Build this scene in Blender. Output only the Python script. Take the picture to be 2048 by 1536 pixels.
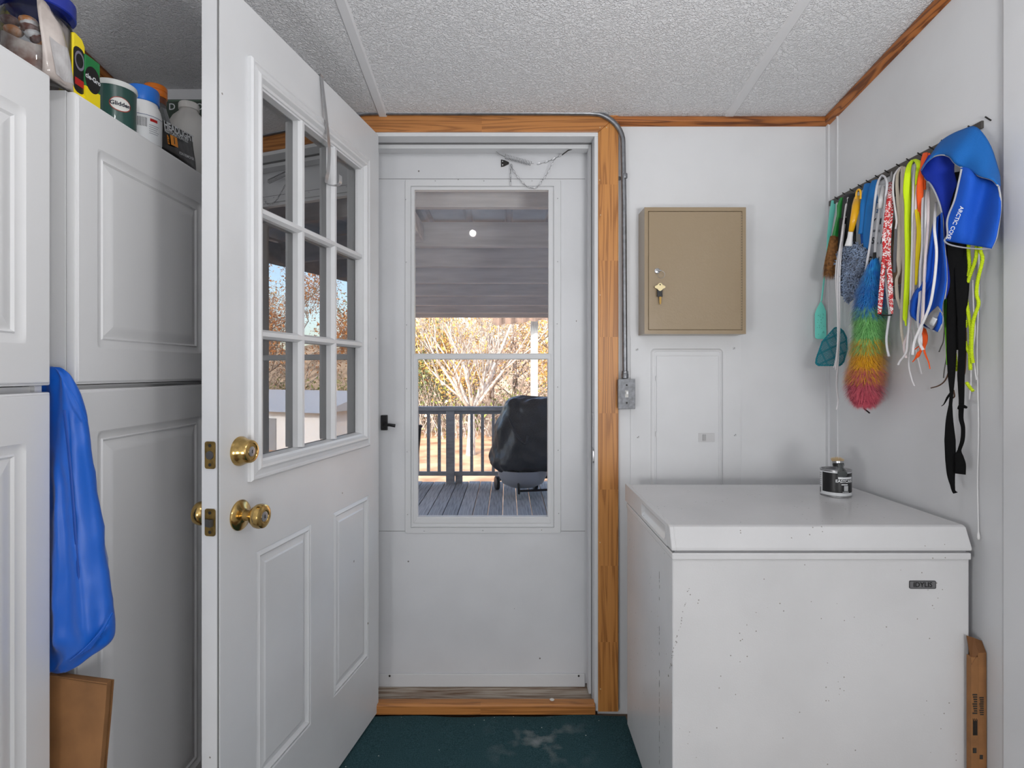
import bpy, bmesh, math, random
from mathutils import Vector, Matrix
import numpy as np

for o in list(bpy.data.objects): bpy.data.objects.remove(o, do_unlink=True)
SC = bpy.context.scene
COL = SC.collection
R = random.Random(7)

# ------------------------------------------------------------------ camera, world, sun, lights, exposure
F, CX, CY, CZ = 1120.0, 1015.0, 742.0, 1.225
cam = bpy.data.cameras.new('camera'); camo = bpy.data.objects.new('camera', cam); COL.objects.link(camo)
camo.location = (0, 0, CZ); camo.rotation_euler = (math.pi/2, 0, 0)
cam.sensor_fit = 'HORIZONTAL'; cam.sensor_width = 36.0
cam.lens = F/2048*36.0
cam.shift_x = (1024-CX)/2048.0; cam.shift_y = (CY-768)/2048.0
cam.clip_start = 0.02; cam.clip_end = 400
SC.camera = camo
SC.view_settings.view_transform = 'Standard'; SC.view_settings.look = 'None'
SC.view_settings.exposure = 0.0; SC.view_settings.gamma = 1.0
SC.view_settings.use_curve_mapping = False

W = bpy.data.worlds.new('world'); SC.world = W; W.use_nodes = True
nt = W.node_tree; nt.nodes.clear()
wo = nt.nodes.new('ShaderNodeOutputWorld'); bg = nt.nodes.new('ShaderNodeBackground')
sky = nt.nodes.new('ShaderNodeTexSky'); sky.sky_type = 'NISHITA'; sky.sun_disc = False
sky.sun_elevation = math.radians(38); sky.sun_rotation = math.radians(205); sky.dust_density = 2.0
bg.inputs['Strength'].default_value = 0.62
nt.links.new(sky.outputs[0], bg.inputs[0]); nt.links.new(bg.outputs[0], wo.inputs[0])

def lamp(name, typ, loc, power, rot=(0, 0, 0), size=0.3, size_y=None, color=(1, 1, 1)):
    l = bpy.data.lights.new(name, typ); l.energy = power; l.color = color
    if typ == 'AREA':
        l.size = size
        if size_y: l.shape = 'RECTANGLE'; l.size_y = size_y
    elif typ == 'SUN': l.angle = size
    else: l.shadow_soft_size = size
    o = bpy.data.objects.new(name, l); COL.objects.link(o); o.location = loc; o.rotation_euler = rot
    return o
def aim(o, d): o.rotation_euler = Vector(d).to_track_quat('-Z', 'Y').to_euler()
sun = lamp('sun', 'SUN', (0, -5, 10), 4.2, size=0.01, color=(1, .95, .86)); aim(sun, (.40, .86, -.62))
key = lamp('ceiling_lamp_light', 'POINT', (-.25, 0.25, 2.215), 5.5, size=0.022)
fill = lamp('added_rear_fill', 'AREA', (0.0, -.75, 1.6), 20, size=0.8); aim(fill, (0, -1, .1))  # added fill turned to the wall behind the camera, no real lamp there
soft = lamp('added_fill_right', 'AREA', (0.86, -.85, .80), 10, size=0.5); aim(soft, (-.55, 1, -.18))  # added unseen fill from the right, lifts the lower part of the doors
sof2 = lamp('added_fill_left', 'AREA', (-.93, -.32, .85), 11, size=0.3); aim(sof2, (.55, 1, -.10))  # added unseen fill from the left, for freezer side and storm door
upl = lamp('added_uplight', 'AREA', (0.60, .20, 1.35), 14, size=0.25); aim(upl, (-.18, .36, .93))  # added uplight to brighten the ceiling, not a lamp of the room

# ------------------------------------------------------------------ materials
def lin(c):
    c = c/255.0
    return c/12.92 if c <= .04045 else ((c+.055)/1.055)**2.4
def rgb(c): return (lin(c[0]), lin(c[1]), lin(c[2]), 1)
MC = {}
def mat(name, c=(200, 200, 200), rough=.5, metal=0., bump=0., bscale=200, var=0., vscale=8, spec=.5, coat=0., stretch=(1, 1, 1), c2=None, trans=0., ior=1.45, emit=0, sheen=0, detail=4):
    if name in MC: return MC[name]
    m = bpy.data.materials.new(name); m.use_nodes = True; n = m.node_tree.nodes; L = m.node_tree.links
    b = n['Principled BSDF']
    b.inputs['Base Color'].default_value = rgb(c); b.inputs['Roughness'].default_value = rough
    b.inputs['Metallic'].default_value = metal; b.inputs['Specular IOR Level'].default_value = spec
    b.inputs['Coat Weight'].default_value = coat; b.inputs['IOR'].default_value = ior
    b.inputs['Transmission Weight'].default_value = trans; b.inputs['Sheen Weight'].default_value = sheen
    if emit: b.inputs['Emission Color'].default_value = rgb(c); b.inputs['Emission Strength'].default_value = emit
    if bump or var or c2:
        tc = n.new('ShaderNodeTexCoord'); mp = n.new('ShaderNodeMapping'); mp.inputs['Scale'].default_value = stretch
        L.new(tc.outputs['Object'], mp.inputs['Vector'])
        if var or c2:
            nz = n.new('ShaderNodeTexNoise'); nz.inputs['Scale'].default_value = vscale; nz.inputs['Detail'].default_value = detail
            L.new(mp.outputs[0], nz.inputs['Vector'])
            cr = n.new('ShaderNodeValToRGB')
            d = c2 if c2 else tuple(max(0, x*(1-var)) for x in c)
            cr.color_ramp.elements[0].color = rgb(d); cr.color_ramp.elements[0].position = .32
            cr.color_ramp.elements[1].color = rgb(c); cr.color_ramp.elements[1].position = .62
            L.new(nz.outputs['Fac'], cr.inputs[0]); L.new(cr.outputs[0], b.inputs['Base Color'])
        if bump:
            nb = n.new('ShaderNodeTexNoise'); nb.inputs['Scale'].default_value = bscale; nb.inputs['Detail'].default_value = 3
            bp = n.new('ShaderNodeBump'); bp.inputs['Strength'].default_value = bump; bp.inputs['Distance'].default_value = .002
            L.new(mp.outputs[0], nb.inputs['Vector']); L.new(nb.outputs['Fac'], bp.inputs['Height']); L.new(bp.outputs[0], b.inputs['Normal'])
    MC[name] = m; return m

def glassmat(name, ior, tint=(255, 255, 255), rough=0.0):
    if name in MC: return MC[name]
    m = bpy.data.materials.new(name); m.use_nodes = True; n = m.node_tree.nodes; L = m.node_tree.links; n.clear()
    out = n.new('ShaderNodeOutputMaterial'); mx = n.new('ShaderNodeMixShader'); fr = n.new('ShaderNodeFresnel')
    fr.inputs['IOR'].default_value = ior
    g = n.new('ShaderNodeBsdfGlossy'); g.inputs['Roughness'].default_value = rough
    t = n.new('ShaderNodeBsdfTransparent'); t.inputs['Color'].default_value = rgb(tint)
    L.new(fr.outputs[0], mx.inputs[0]); L.new(t.outputs[0], mx.inputs[1]); L.new(g.outputs[0], mx.inputs[2]); L.new(mx.outputs[0], out.inputs[0])
    MC[name] = m; return m

def marked(name, c, rough, dark, scale, thr, bump=0.02, coat=0., big=None):
    """painted surface with sparse scuffs: thresholded noise darkens the paint"""
    if name in MC: return MC[name]
    m = bpy.data.materials.new(name); m.use_nodes = True; n = m.node_tree.nodes; L = m.node_tree.links
    b = n['Principled BSDF']; b.inputs['Roughness'].default_value = rough; b.inputs['Coat Weight'].default_value = coat
    tc = n.new('ShaderNodeTexCoord')
    v = n.new('ShaderNodeTexVoronoi'); v.inputs['Scale'].default_value = scale; v.inputs['Randomness'].default_value = 1
    nz = n.new('ShaderNodeTexNoise'); nz.inputs['Scale'].default_value = scale*.22; nz.inputs['Detail'].default_value = 3
    L.new(tc.outputs['Object'], v.inputs['Vector']); L.new(tc.outputs['Object'], nz.inputs['Vector'])
    a = n.new('ShaderNodeMath'); a.operation = 'LESS_THAN'; a.inputs[1].default_value = .10
    L.new(v.outputs['Distance'], a.inputs[0])
    g = n.new('ShaderNodeMath'); g.operation = 'GREATER_THAN'; g.inputs[1].default_value = thr
    L.new(nz.outputs['Fac'], g.inputs[0])
    mu = n.new('ShaderNodeMath'); mu.operation = 'MULTIPLY'; L.new(a.outputs[0], mu.inputs[0]); L.new(g.outputs[0], mu.inputs[1])
    n2 = n.new('ShaderNodeTexNoise'); n2.inputs['Scale'].default_value = 3; n2.inputs['Detail'].default_value = 5; L.new(tc.outputs['Object'], n2.inputs['Vector'])
    cr = n.new('ShaderNodeValToRGB'); cr.color_ramp.elements[0].color = rgb(tuple(x*.965 for x in c)); cr.color_ramp.elements[1].color = rgb(c)
    cr.color_ramp.elements[0].position = .35; cr.color_ramp.elements[1].position = .6
    L.new(n2.outputs['Fac'], cr.inputs[0])
    mx = n.new('ShaderNodeMix'); mx.data_type = 'RGBA'; L.new(mu.outputs[0], mx.inputs[0]); L.new(cr.outputs[0], mx.inputs[6]); mx.inputs[7].default_value = rgb(dark)
    L.new(mx.outputs[2], b.inputs['Base Color'])
    nb = n.new('ShaderNodeTexNoise'); nb.inputs['Scale'].default_value = 260; nb.inputs['Detail'].default_value = 2
    bp = n.new('ShaderNodeBump'); bp.inputs['Strength'].default_value = bump; bp.inputs['Distance'].default_value = .002
    L.new(tc.outputs['Object'], nb.inputs['Vector']); L.new(nb.outputs['Fac'], bp.inputs['Height']); L.new(bp.outputs[0], b.inputs['Normal'])
    MC[name] = m; return m

def woodmat(name, c, dark, axis=2, rough=.42, joint=0.0, scale=1.0, off=0.0):
    """pine-like grain running along one axis; finger-jointed sections shift the grain"""
    if name in MC: return MC[name]
    m = bpy.data.materials.new(name); m.use_nodes = True; n = m.node_tree.nodes; L = m.node_tree.links
    b = n['Principled BSDF']; b.inputs['Roughness'].default_value = rough
    tc = n.new('ShaderNodeTexCoord'); mp = n.new('ShaderNodeMapping')
    s = [26*scale]*3; s[axis] = 1.1*scale; mp.inputs['Scale'].default_value = s; mp.inputs['Location'].default_value = (off, off, off)
    src = tc.outputs['Object']
    vec = mp.outputs[0]
    if joint:
        sp = n.new('ShaderNodeSeparateXYZ'); L.new(src, sp.inputs[0])
        dv = n.new('ShaderNodeMath'); dv.operation = 'DIVIDE'; dv.inputs[1].default_value = joint; L.new(sp.outputs[axis], dv.inputs[0])
        fl = n.new('ShaderNodeMath'); fl.operation = 'FLOOR'; L.new(dv.outputs[0], fl.inputs[0])
        wn = n.new('ShaderNodeTexWhiteNoise'); wn.noise_dimensions = '1D'; L.new(fl.outputs[0], wn.inputs['W'])
        ad = n.new('ShaderNodeVectorMath'); ad.operation = 'MULTIPLY_ADD'; ad.inputs[1].default_value = (3, 3, 3)
        L.new(wn.outputs['Color'], ad.inputs[0]); L.new(src, ad.inputs[2]); L.new(ad.outputs[0], mp.inputs['Vector'])
    else: L.new(src, mp.inputs['Vector'])
    nz = n.new('ShaderNodeTexNoise'); nz.inputs['Scale'].default_value = 1.0; nz.inputs['Detail'].default_value = 3; nz.inputs['Distortion'].default_value = .6
    L.new(vec, nz.inputs['Vector'])
    wv = n.new('ShaderNodeMath'); wv.operation = 'MULTIPLY'; wv.inputs[1].default_value = 42; L.new(nz.outputs['Fac'], wv.inputs[0])
    sn = n.new('ShaderNodeMath'); sn.operation = 'SINE'; L.new(wv.outputs[0], sn.inputs[0])
    cr = n.new('ShaderNodeValToRGB'); mid = tuple((x*2+y)/3 for x, y in zip(c, dark))
    cr.color_ramp.elements[0].position = .0; cr.color_ramp.elements[0].color = rgb(c)
    e = cr.color_ramp.elements.new(.72); e.color = rgb(mid); cr.color_ramp.elements[-1].position = 1; cr.color_ramp.elements[-1].color = rgb(dark)
    mm = n.new('ShaderNodeMath'); mm.operation = 'MULTIPLY_ADD'; mm.inputs[1].default_value = .5; mm.inputs[2].default_value = .5
    L.new(sn.outputs[0], mm.inputs[0]); L.new(mm.outputs[0], cr.inputs[0]); L.new(cr.outputs[0], b.inputs['Base Color'])
    MC[name] = m; return m

# ------------------------------------------------------------------ mesh builder
WM = {}
def P(px, py, d): return Vector(((px-CX)*d/F, d, CZ+(CY-py)*d/F))
RWX = 1.143
def RW(px, py, off=.03):
    X = RWX-off; d = X*F/(px-CX); return Vector((X, d, CZ+(CY-py)*d/F))
class Fr:
    def __init__(s, O, U, V, N=None):
        s.O = Vector(O); s.U = Vector(U).normalized(); s.V = Vector(V).normalized(); s.N = Vector(N).normalized() if N is not None else s.U.cross(s.V)
    def __call__(s, u, v, h=0): return s.O+s.U*u+s.V*v+s.N*h

class MB:
    def __init__(s): s.v = []; s.f = []
    def add(s, vs, fs):
        b = len(s.v); s.v += [tuple(x) for x in vs]; s.f += [tuple(b+i for i in f) for f in fs]; return s
    def box(s, a, b, T=None):
        x0, y0, z0 = [min(a[i], b[i]) for i in range(3)]; x1, y1, z1 = [max(a[i], b[i]) for i in range(3)]
        vs = [(x0,y0,z0),(x1,y0,z0),(x1,y1,z0),(x0,y1,z0),(x0,y0,z1),(x1,y0,z1),(x1,y1,z1),(x0,y1,z1)]
        if T: vs = [T(*p) for p in vs]
        return s.add(vs, [(3,2,1,0),(4,5,6,7),(0,1,5,4),(1,2,6,5),(2,3,7,6),(3,0,4,7)])
    def rings(s, rings, cap=True, closed=True):
        n = len(rings[0]); vs = [p for r in rings for p in r]; fs = []
        for i in range(len(rings)-1):
            for j in range(n if closed else n-1):
                k = (j+1) % n; fs.append((i*n+j, i*n+k, (i+1)*n+k, (i+1)*n+j))
        if cap: fs.append(tuple(range(n-1, -1, -1))); fs.append(tuple((len(rings)-1)*n+j for j in range(n)))
        return s.add(vs, fs)
    def lathe(s, prof, c, n=24, axis=(0, 0, 1), sx=1, sy=1):
        q = Vector(axis).normalized(); a = Vector((1, 0, 0)) if abs(q.x) < .9 else Vector((0, 1, 0))
        u = (a-q*a.dot(q)).normalized(); w = q.cross(u); c = Vector(c)
        return s.rings([[c+q*z+u*(r*sx*math.cos(2*math.pi*i/n))+w*(r*sy*math.sin(2*math.pi*i/n)) for i in range(n)] for r, z in prof])
    def cyl(s, a, b, r, r2=None, n=12):
        a = Vector(a); b = Vector(b); d = b-a
        return s.lathe([(r, 0), (r2 if r2 is not None else r, d.length)], a, n, d)
    def tube(s, pts, r, n=8, wdir=None, flat=1.0):
        """sweep an ellipse; r may be a list; wdir fixes the wide axis"""
        pts = [Vector(p) for p in pts]; rs = r if isinstance(r, (list, tuple)) else [r]*len(pts)
        rings = []; ref = None
        for i, p in enumerate(pts):
            t = (pts[min(i+1, len(pts)-1)]-pts[max(i-1, 0)]).normalized()
            if wdir is not None: a = Vector(wdir)
            else:
                if ref is None: ref = Vector((1, 0, 0)) if abs(t.x) < .8 else Vector((0, 1, 0))
                a = ref
            u = (a-t*a.dot(t)).normalized(); w = t.cross(u); ref = u
            rings.append([p+u*(rs[i]*math.cos(2*math.pi*k/n))+w*(rs[i]*flat*math.sin(2*math.pi*k/n)) for k in range(n)])
        return s.rings(rings)
    def prism(s, poly, h, T=None):
        """poly in local (u,v), extruded 0..h through frame T(u,v,h)"""
        n = len(poly); vs = [T(u, v, 0) for u, v in poly]+[T(u, v, h) for u, v in poly]
        return s.add(vs, [tuple(range(n-1, -1, -1)), tuple(range(n, 2*n))]+[(i, (i+1) % n, n+(i+1) % n, n+i) for i in range(n)])
    def grid(s, fn, nu, nv):
        vs = [fn(i/nu, j/nv) for j in range(nv+1) for i in range(nu+1)]
        return s.add(vs, [(j*(nu+1)+i, j*(nu+1)+i+1, (j+1)*(nu+1)+i+1, (j+1)*(nu+1)+i) for j in range(nv) for i in range(nu)])
    def ball(s, c, r, n=12, m=8, sc=(1, 1, 1)):
        c = Vector(c)
        return s.rings([[c+Vector((r*sc[0]*math.sin(math.pi*j/m)*math.cos(2*math.pi*i/n), r*sc[1]*math.sin(math.pi*j/m)*math.sin(2*math.pi*i/n), -r*sc[2]*math.cos(math.pi*j/m))) for i in range(n)] for j in [0.15]+list(range(1, m))+[m-.15]])
    def build(s, name, m, parent=None, smooth=False, bevel=0, solid=0, sub=0, merge=False, segs=2):
        me = bpy.data.meshes.new(name)
        v = np.array([tuple(p) for p in s.v], dtype=float); c = (v.min(0)+v.max(0))/2
        if parent is None: c[2] = v[:, 2].min()
        me.from_pydata((v-c).tolist(), [], s.f)
        bm = bmesh.new(); bm.from_mesh(me)
        if merge: bmesh.ops.remove_doubles(bm, verts=bm.verts, dist=1e-5)
        bmesh.ops.recalc_face_normals(bm, faces=bm.faces); bm.to_mesh(me); bm.free()
        if smooth:
            me.polygons.foreach_set('use_smooth', [True]*len(me.polygons))
            if smooth != 'all': me.set_sharp_from_angle(angle=math.radians(38))
        me.materials.append(m)
        o = bpy.data.objects.new(name, me); COL.objects.link(o)
        WM[o.name] = Vector(c)
        if parent is not None: o.parent = parent; o.location = Vector(c)-WM[parent.name]
        else: o.location = c
        if solid: md = o.modifiers.new('s', 'SOLIDIFY'); md.thickness = solid; md.offset = 0
        if bevel: md = o.modifiers.new('b', 'BEVEL'); md.width = bevel; md.segments = segs; md.limit_method = 'ANGLE'; md.angle_limit = math.radians(35); md.harden_normals = False
        if sub: md = o.modifiers.new('u', 'SUBSURF'); md.levels = sub; md.render_levels = sub
        return o

def tag(o, label=None, cat=None, group=None, kind=None):
    if label: o['label'] = label
    if cat: o['category'] = cat
    if group: o['group'] = group
    if kind: o['kind'] = kind
    return o
def thing(name, loc, label, cat, group=None):
    o = bpy.data.objects.new(name, None); COL.objects.link(o); o.location = loc; o.empty_display_size = .05
    WM[o.name] = Vector(loc); return tag(o, label, cat, group)
def struct(o): o['kind'] = 'structure'; return o

def smoothpts(pts, k=5):
    """Catmull-Rom through tuples/vectors"""
    pts = [Vector(p) for p in pts]; out = []
    for i in range(len(pts)-1):
        p0, p1, p2, p3 = pts[max(i-1, 0)], pts[i], pts[i+1], pts[min(i+2, len(pts)-1)]
        for j in range(k):
            t = j/k; out.append(.5*((2*p1)+(p2-p0)*t+(2*p0-5*p1+4*p2-p3)*t*t+(3*p1-p0-3*p2+p3)*t**3))
    return out+[pts[-1]]

def rrect(u0, v0, u1, v1, r, k=5):
    pts = []
    for cx, cy, a in ((u1-r, v0+r, -90), (u1-r, v1-r, 0), (u0+r, v1-r, 90), (u0+r, v0+r, 180)):
        for i in range(k+1):
            t = math.radians(a+90*i/k); pts.append((cx+r*math.cos(t), cy+r*math.sin(t)))
    return pts
def paneled(mb, T, rect, holes, back=-.02, closed=True):
    """face with holes in frame T; holes = (u0,v0,u1,v1,profile[(inset,h)],radius,cap)"""
    u0, v0, u1, v1 = rect
    us = sorted({u0, u1, *[h[0] for h in holes], *[h[2] for h in holes]}); vs = sorted({v0, v1, *[h[1] for h in holes], *[h[3] for h in holes]})
    for i in range(len(us)-1):
        for j in range(len(vs)-1):
            cu = (us[i]+us[i+1])/2; cv = (vs[j]+vs[j+1])/2
            if any(h[0] < cu < h[2] and h[1] < cv < h[3] for h in holes): continue
            mb.add([T(us[i], vs[j], 0), T(us[i+1], vs[j], 0), T(us[i+1], vs[j+1], 0), T(us[i], vs[j+1], 0)], [(0, 1, 2, 3)])
    for h in holes:
        a0, b0, a1, b1, prof, rad, cap = h; k = 5 if rad else 0; loops = []
        if rad: loops.append([T(*p, 0) for c in ((a1, b0), (a1, b1), (a0, b1), (a0, b0)) for p in [c]*(k+1)])
        for ins, ht in prof:
            r = max(rad-ins*.8, .0005) if rad else 0
            if rad: loops.append([T(x, y, ht) for x, y in rrect(a0+ins, b0+ins, a1-ins, b1-ins, r, k)])
            else: loops.append([T(x, y, ht) for x, y in ((a1-ins, b0+ins), (a1-ins, b1-ins), (a0+ins, b1-ins), (a0+ins, b0+ins))])
        n = len(loops[0]); vv = [p for l in loops for p in l]; ff = []
        for i in range(len(loops)-1):
            for j in range(n): ff.append((i*n+j, i*n+(j+1) % n, (i+1)*n+(j+1) % n, (i+1)*n+j))
        if cap: ff.append(tuple((len(loops)-1)*n+j for j in range(n)))
        mb.add(vv, ff)
    if closed:
        c = [(u0, v0), (u1, v0), (u1, v1), (u0, v1)]
        for i in range(4):
            a, b = c[i], c[(i+1) % 4]; mb.add([T(*a, 0), T(*b, 0), T(*b, back), T(*a, back)], [(0, 1, 2, 3)])
    return mb

def text(s, T, m, size, parent, name='lettering', ext=.0004, bold=0., align='CENTER', wrap=None, sx=1.0, shear=0.):
    cu = bpy.data.curves.new('t', 'FONT'); cu.body = s; cu.size = size; cu.align_x = align; cu.align_y = 'CENTER'; cu.offset = bold*size; cu.extrude = 0; cu.resolution_u = 3; cu.shear = shear
    o = bpy.data.objects.new('t', cu); COL.objects.link(o)
    me = bpy.data.meshes.new_from_object(o.evaluated_get(bpy.context.evaluated_depsgraph_get()))
    bpy.data.objects.remove(o, do_unlink=True); bpy.data.curves.remove(cu)
    mb = MB(); mb.add([T(v.co.x*sx, v.co.y, ext) for v in me.vertices], [tuple(p.vertices) for p in me.polygons])
    bpy.data.meshes.remove(me)
    return mb.build(name, m, parent)

# common materials
M_wall = marked('wall_paint', (214, 215, 217), .45, (120, 118, 115), 9, .66, .03)
M_white = marked('white_door_paint', (216, 217, 219), .38, (140, 136, 130), 26, .63, .03)
M_storm = marked('storm_door_paint', (210, 211, 214), .42, (125, 122, 120), 30, .62, .05)
M_cab = mat('cabinet_thermofoil', (224, 224, 225), .33, bump=.02, bscale=30)
M_frz = marked('freezer_enamel', (212, 212, 213), .24, (150, 146, 140), 62, .57, .10, coat=.0)
M_pine = woodmat('pine_vertical', (196, 134, 70), (158, 102, 50), 2, joint=.27)
M_pineh = woodmat('pine_horizontal', (184, 122, 64), (148, 94, 46), 0, joint=.5)
M_trimx = woodmat('dark_trim_across', (168, 102, 48), (104, 56, 22), 0)
M_trimy = woodmat('dark_trim_along', (168, 102, 48), (104, 56, 22), 1)
M_galv = mat('galvanised_steel', (140, 142, 146), .38, .85, bump=.05, bscale=120, var=.15, vscale=60)
M_brass = mat('worn_brass', (212, 178, 112), .18, 1., var=.25, vscale=30)
M_steel = mat('steel', (170, 170, 172), .3, .9)
M_dark = mat('dark_metal', (52, 50, 48), .45, .6)
M_black = mat('black_plastic', (22, 22, 24), .4)
M_alu = mat('painted_aluminium', (208, 209, 211), .35)
M_seal = mat('grey_rubber_seal', (120, 120, 120), .6)
M_plw = mat('white_plastic', (228, 228, 228), .35)
# ================================================================== room shell
DOORL, DOORR, DOORT = -.505, .321, 2.071
def simple(name, a, b, m): return struct(MB().box(a, b).build(name, m))
wb = MB()
wb.box((-1.35, 2.0, -.1), (DOORL, 2.13, 2.7)); wb.box((DOORR, 2.0, -.1), (1.25, 2.13, 2.7)); wb.box((DOORL, 2.0, DOORT), (DOORR, 2.13, 2.7))
wall_back = struct(wb.build('wall_back', M_wall))
simple('wall_chase', (-1.27, 1.84, 0), (-.64, 1.999, 2.5), M_wall)
simple('wall_right', (RWX, -1.6, -.1), (1.25, 2.0, 2.7), M_wall)
simple('wall_left', (-1.35, -1.6, -.1), (-1.27, 2.0, 2.7), M_wall)
simple('wall_front', (-1.35, -1.7, -.1), (1.25, -1.6, 2.7), M_wall)
M_floor = woodmat('brown_floor', (110, 84, 62), (70, 50, 36), 0, rough=.6)
simple('floor', (-1.35, -1.7, -.1), (1.25, 2.0, 0), M_floor)
# corner bead strips where the wall sheets meet
cb = MB(); cb.box((1.136, 1.985, 0), (1.1435, 2.0, 2.13)); cb.box((1.139, 1.935, 0), (1.1435, 1.942, 2.13))
struct(cb.build('trim_5', M_wall))
# ceiling: sloping stippled boards, joined by battens
def stipple():
    m = bpy.data.materials.new('stippled_ceiling'); m.use_nodes = True; n = m.node_tree.nodes; L = m.node_tree.links; b = n['Principled BSDF']
    b.inputs['Base Color'].default_value = rgb((222, 222, 224)); b.inputs['Roughness'].default_value = .55
    tc = n.new('ShaderNodeTexCoord'); nz = n.new('ShaderNodeTexNoise'); nz.inputs['Scale'].default_value = 120; nz.inputs['Detail'].default_value = 2.5; nz.inputs['Distortion'].default_value = 1.2
    cr = n.new('ShaderNodeValToRGB'); cr.color_ramp.elements[0].position = .42; cr.color_ramp.elements[1].position = .6
    bp = n.new('ShaderNodeBump'); bp.inputs['Strength'].default_value = .85; bp.inputs['Distance'].default_value = .003
    L.new(tc.outputs['Object'], nz.inputs['Vector']); L.new(nz.outputs['Fac'], cr.inputs[0]); L.new(cr.outputs[0], bp.inputs['Height']); L.new(bp.outputs[0], b.inputs['Normal'])
    return m
M_ceil = stipple()
M_batt = mat('ceiling_batten_paint', (208, 208, 210), .45)
def cz(y): return 2.127+.15*(2-y)
CU = Vector((0, -1, .15)).normalized()
TC = Fr((0, 2.0, cz(2.0)), (1, 0, 0), CU, Vector((1, 0, 0)).cross(CU)*-1)   # h > 0 is up
if TC.N.z < 0: TC.N = -TC.N
c_ = bpy.data.objects.new('ceiling', None); COL.objects.link(c_); c_.location = (0, 0, 2.4); WM[c_.name] = Vector((0, 0, 2.4)); struct(c_)
sx_ = [-1.34, -.441, .786, 1.24]
for i in range(3): MB().box((sx_[i]+.001, 0, 0), (sx_[i+1]-.001, 3.7, .06), TC).build('ceiling_panel', M_ceil, c_)
for x in sx_[1:3]: MB().prism([(x-.017, 0), (x-.012, -.005), (x+.012, -.005), (x+.017, 0)], 3.65, lambda u, v, h: TC(u, h, v)).build('batten', M_batt, c_, smooth=True)
# crown trims
def tprism(name, poly, T, L_, m): return struct(MB().prism(poly, L_, T).build(name, m, bevel=.002))
tprism('trim_1', [(0, 0), (-.014, 0), (-.02, -.006), (-.02, -.022), (0, -.03)], lambda u, v, h: Vector((.376+h, 2.0+u, cz(2.0+u)+v)), .767, M_trimx)
tprism('trim_2', [(0, 0), (-.016, 0), (-.02, -.006), (-.02, -.022), (0, -.032)], lambda u, v, h: Vector((RWX+u, 2.0-h, cz(2.0-h)+v)), 3.5, M_trimy)
tprism('trim_3', [(0, 0), (.016, 0), (.02, -.006), (.02, -.022), (0, -.034)], lambda u, v, h: Vector((-1.27+u, 1.84-h, cz(1.84-h)+v)), 3.4, M_trimy)
# door casing boards
cs = bpy.data.objects.new('trim_4', None); COL.objects.link(cs); cs.location = (0, 2, 0); WM[cs.name] = Vector((0, 2, 0)); struct(cs)
TB = lambda u, v, h: Vector((u, 2.0-h, v))
MB().prism([(.321, .018), (.393, .018), (.393, 2.133), (.321, 2.071)], .018, TB).build('casing_board', M_pine, cs, bevel=.003)
MB().prism([(-.575, 2.071), (.321, 2.071), (.393, 2.133), (-.575, 2.133)], .018, TB).build('casing_board', M_pineh, cs, bevel=.003)
MB().prism([(-.575, .018), (-.505, .018), (-.505, 2.07), (-.575, 2.07)], .018, TB).build('casing_board', M_pine, cs, bevel=.003)
nl = MB()
for px, py in ((1200, 255), (1213, 255), (1199, 360), (1201, 430), (1200, 590), (1200, 760), (1200, 1085), (1201, 1378)): nl.ball(P(px, py, 1.981), .0022, 6, 4)
nl.build('nail_head', mat('nail_filler', (215, 190, 150), .6), cs)['kind'] = 'stuff'
# jamb
jb = bpy.data.objects.new('trim_6', None); COL.objects.link(jb); jb.location = (0, 2, 0); WM[jb.name] = Vector((0, 2, 0)); struct(jb)
for side, x0, x1 in (('r', .308, .321), ('l', -.505, -.492)):
    MB().box((x0, 1.984, .02), (x1, 2.17, 2.0569)).build('jamb', M_alu, jb, bevel=.0015)
MB().box((-.505, 1.984, 2.057), (.321, 2.17, 2.071)).build('jamb', M_alu, jb, bevel=.0015)
MB().box((.298, 2.055, .04), (.308, 2.10, 2.057)).build('door_stop', M_alu, jb, bevel=.001)
MB().box((-.492, 2.055, .04), (-.482, 2.10, 2.057)).build('door_stop', M_alu, jb, bevel=.001)
MB().box((-.492, 2.055, 2.042), (.298, 2.10, 2.057)).build('door_stop', M_alu, jb, bevel=.001)
MB().box((.3065, 2.04, .04), (.3085, 2.054, 2.057)).build('weather_strip', M_seal, jb)
MB().box((-.492, 2.04, 2.0555), (.3065, 2.054, 2.0575)).build('weather_strip', M_seal, jb)
# strike plates on the right jamb
for py, h in ((840, .05), (912, .055)):
    z = P(1190, py, 2.0).z
    MB().box((.3055, 2.003, z-h/2), (.3085, 2.028, z+h/2)).build('strike_plate', M_steel, jb, bevel=.001)
MB().prism(rrect(1.99, P(0, 912, 2).z-.024, 2.006, P(0, 912, 2).z+.024, .007), .004, lambda u, v, h: Vector((.3035+h, u, v))).build('strike_lip', M_steel, jb, smooth=True)
# threshold
th = bpy.data.objects.new('door_sill', None); COL.objects.link(th); th.location = (0, 2.0, 0); WM[th.name] = Vector((0, 2.0, 0)); struct(th)
MB().prism([(1.972, .014), (1.972, .044), (1.978, .050), (2.008, .050), (2.014, .044), (2.014, .0)], .81, lambda u, v, h: Vector((-.500+h, u, v))).build('oak_nosing', M_pineh, th, bevel=.002)
MB().box((-.5, 2.0145, -.05), (.307, 2.17, .032)).build('sill_board', mat('weathered_sill', (178, 166, 152), .7, c2=(112, 84, 62), vscale=6, stretch=(1.2, 16, 1), bump=.3, bscale=80), th)
MB().ball(P(1104, 1399, 1.99)+Vector((0, 0, .0)), .0085, 12, 6, (1, 1, .3)).build('paint_drip', mat('drip', (220, 214, 205), .5), th, smooth=True)

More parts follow.
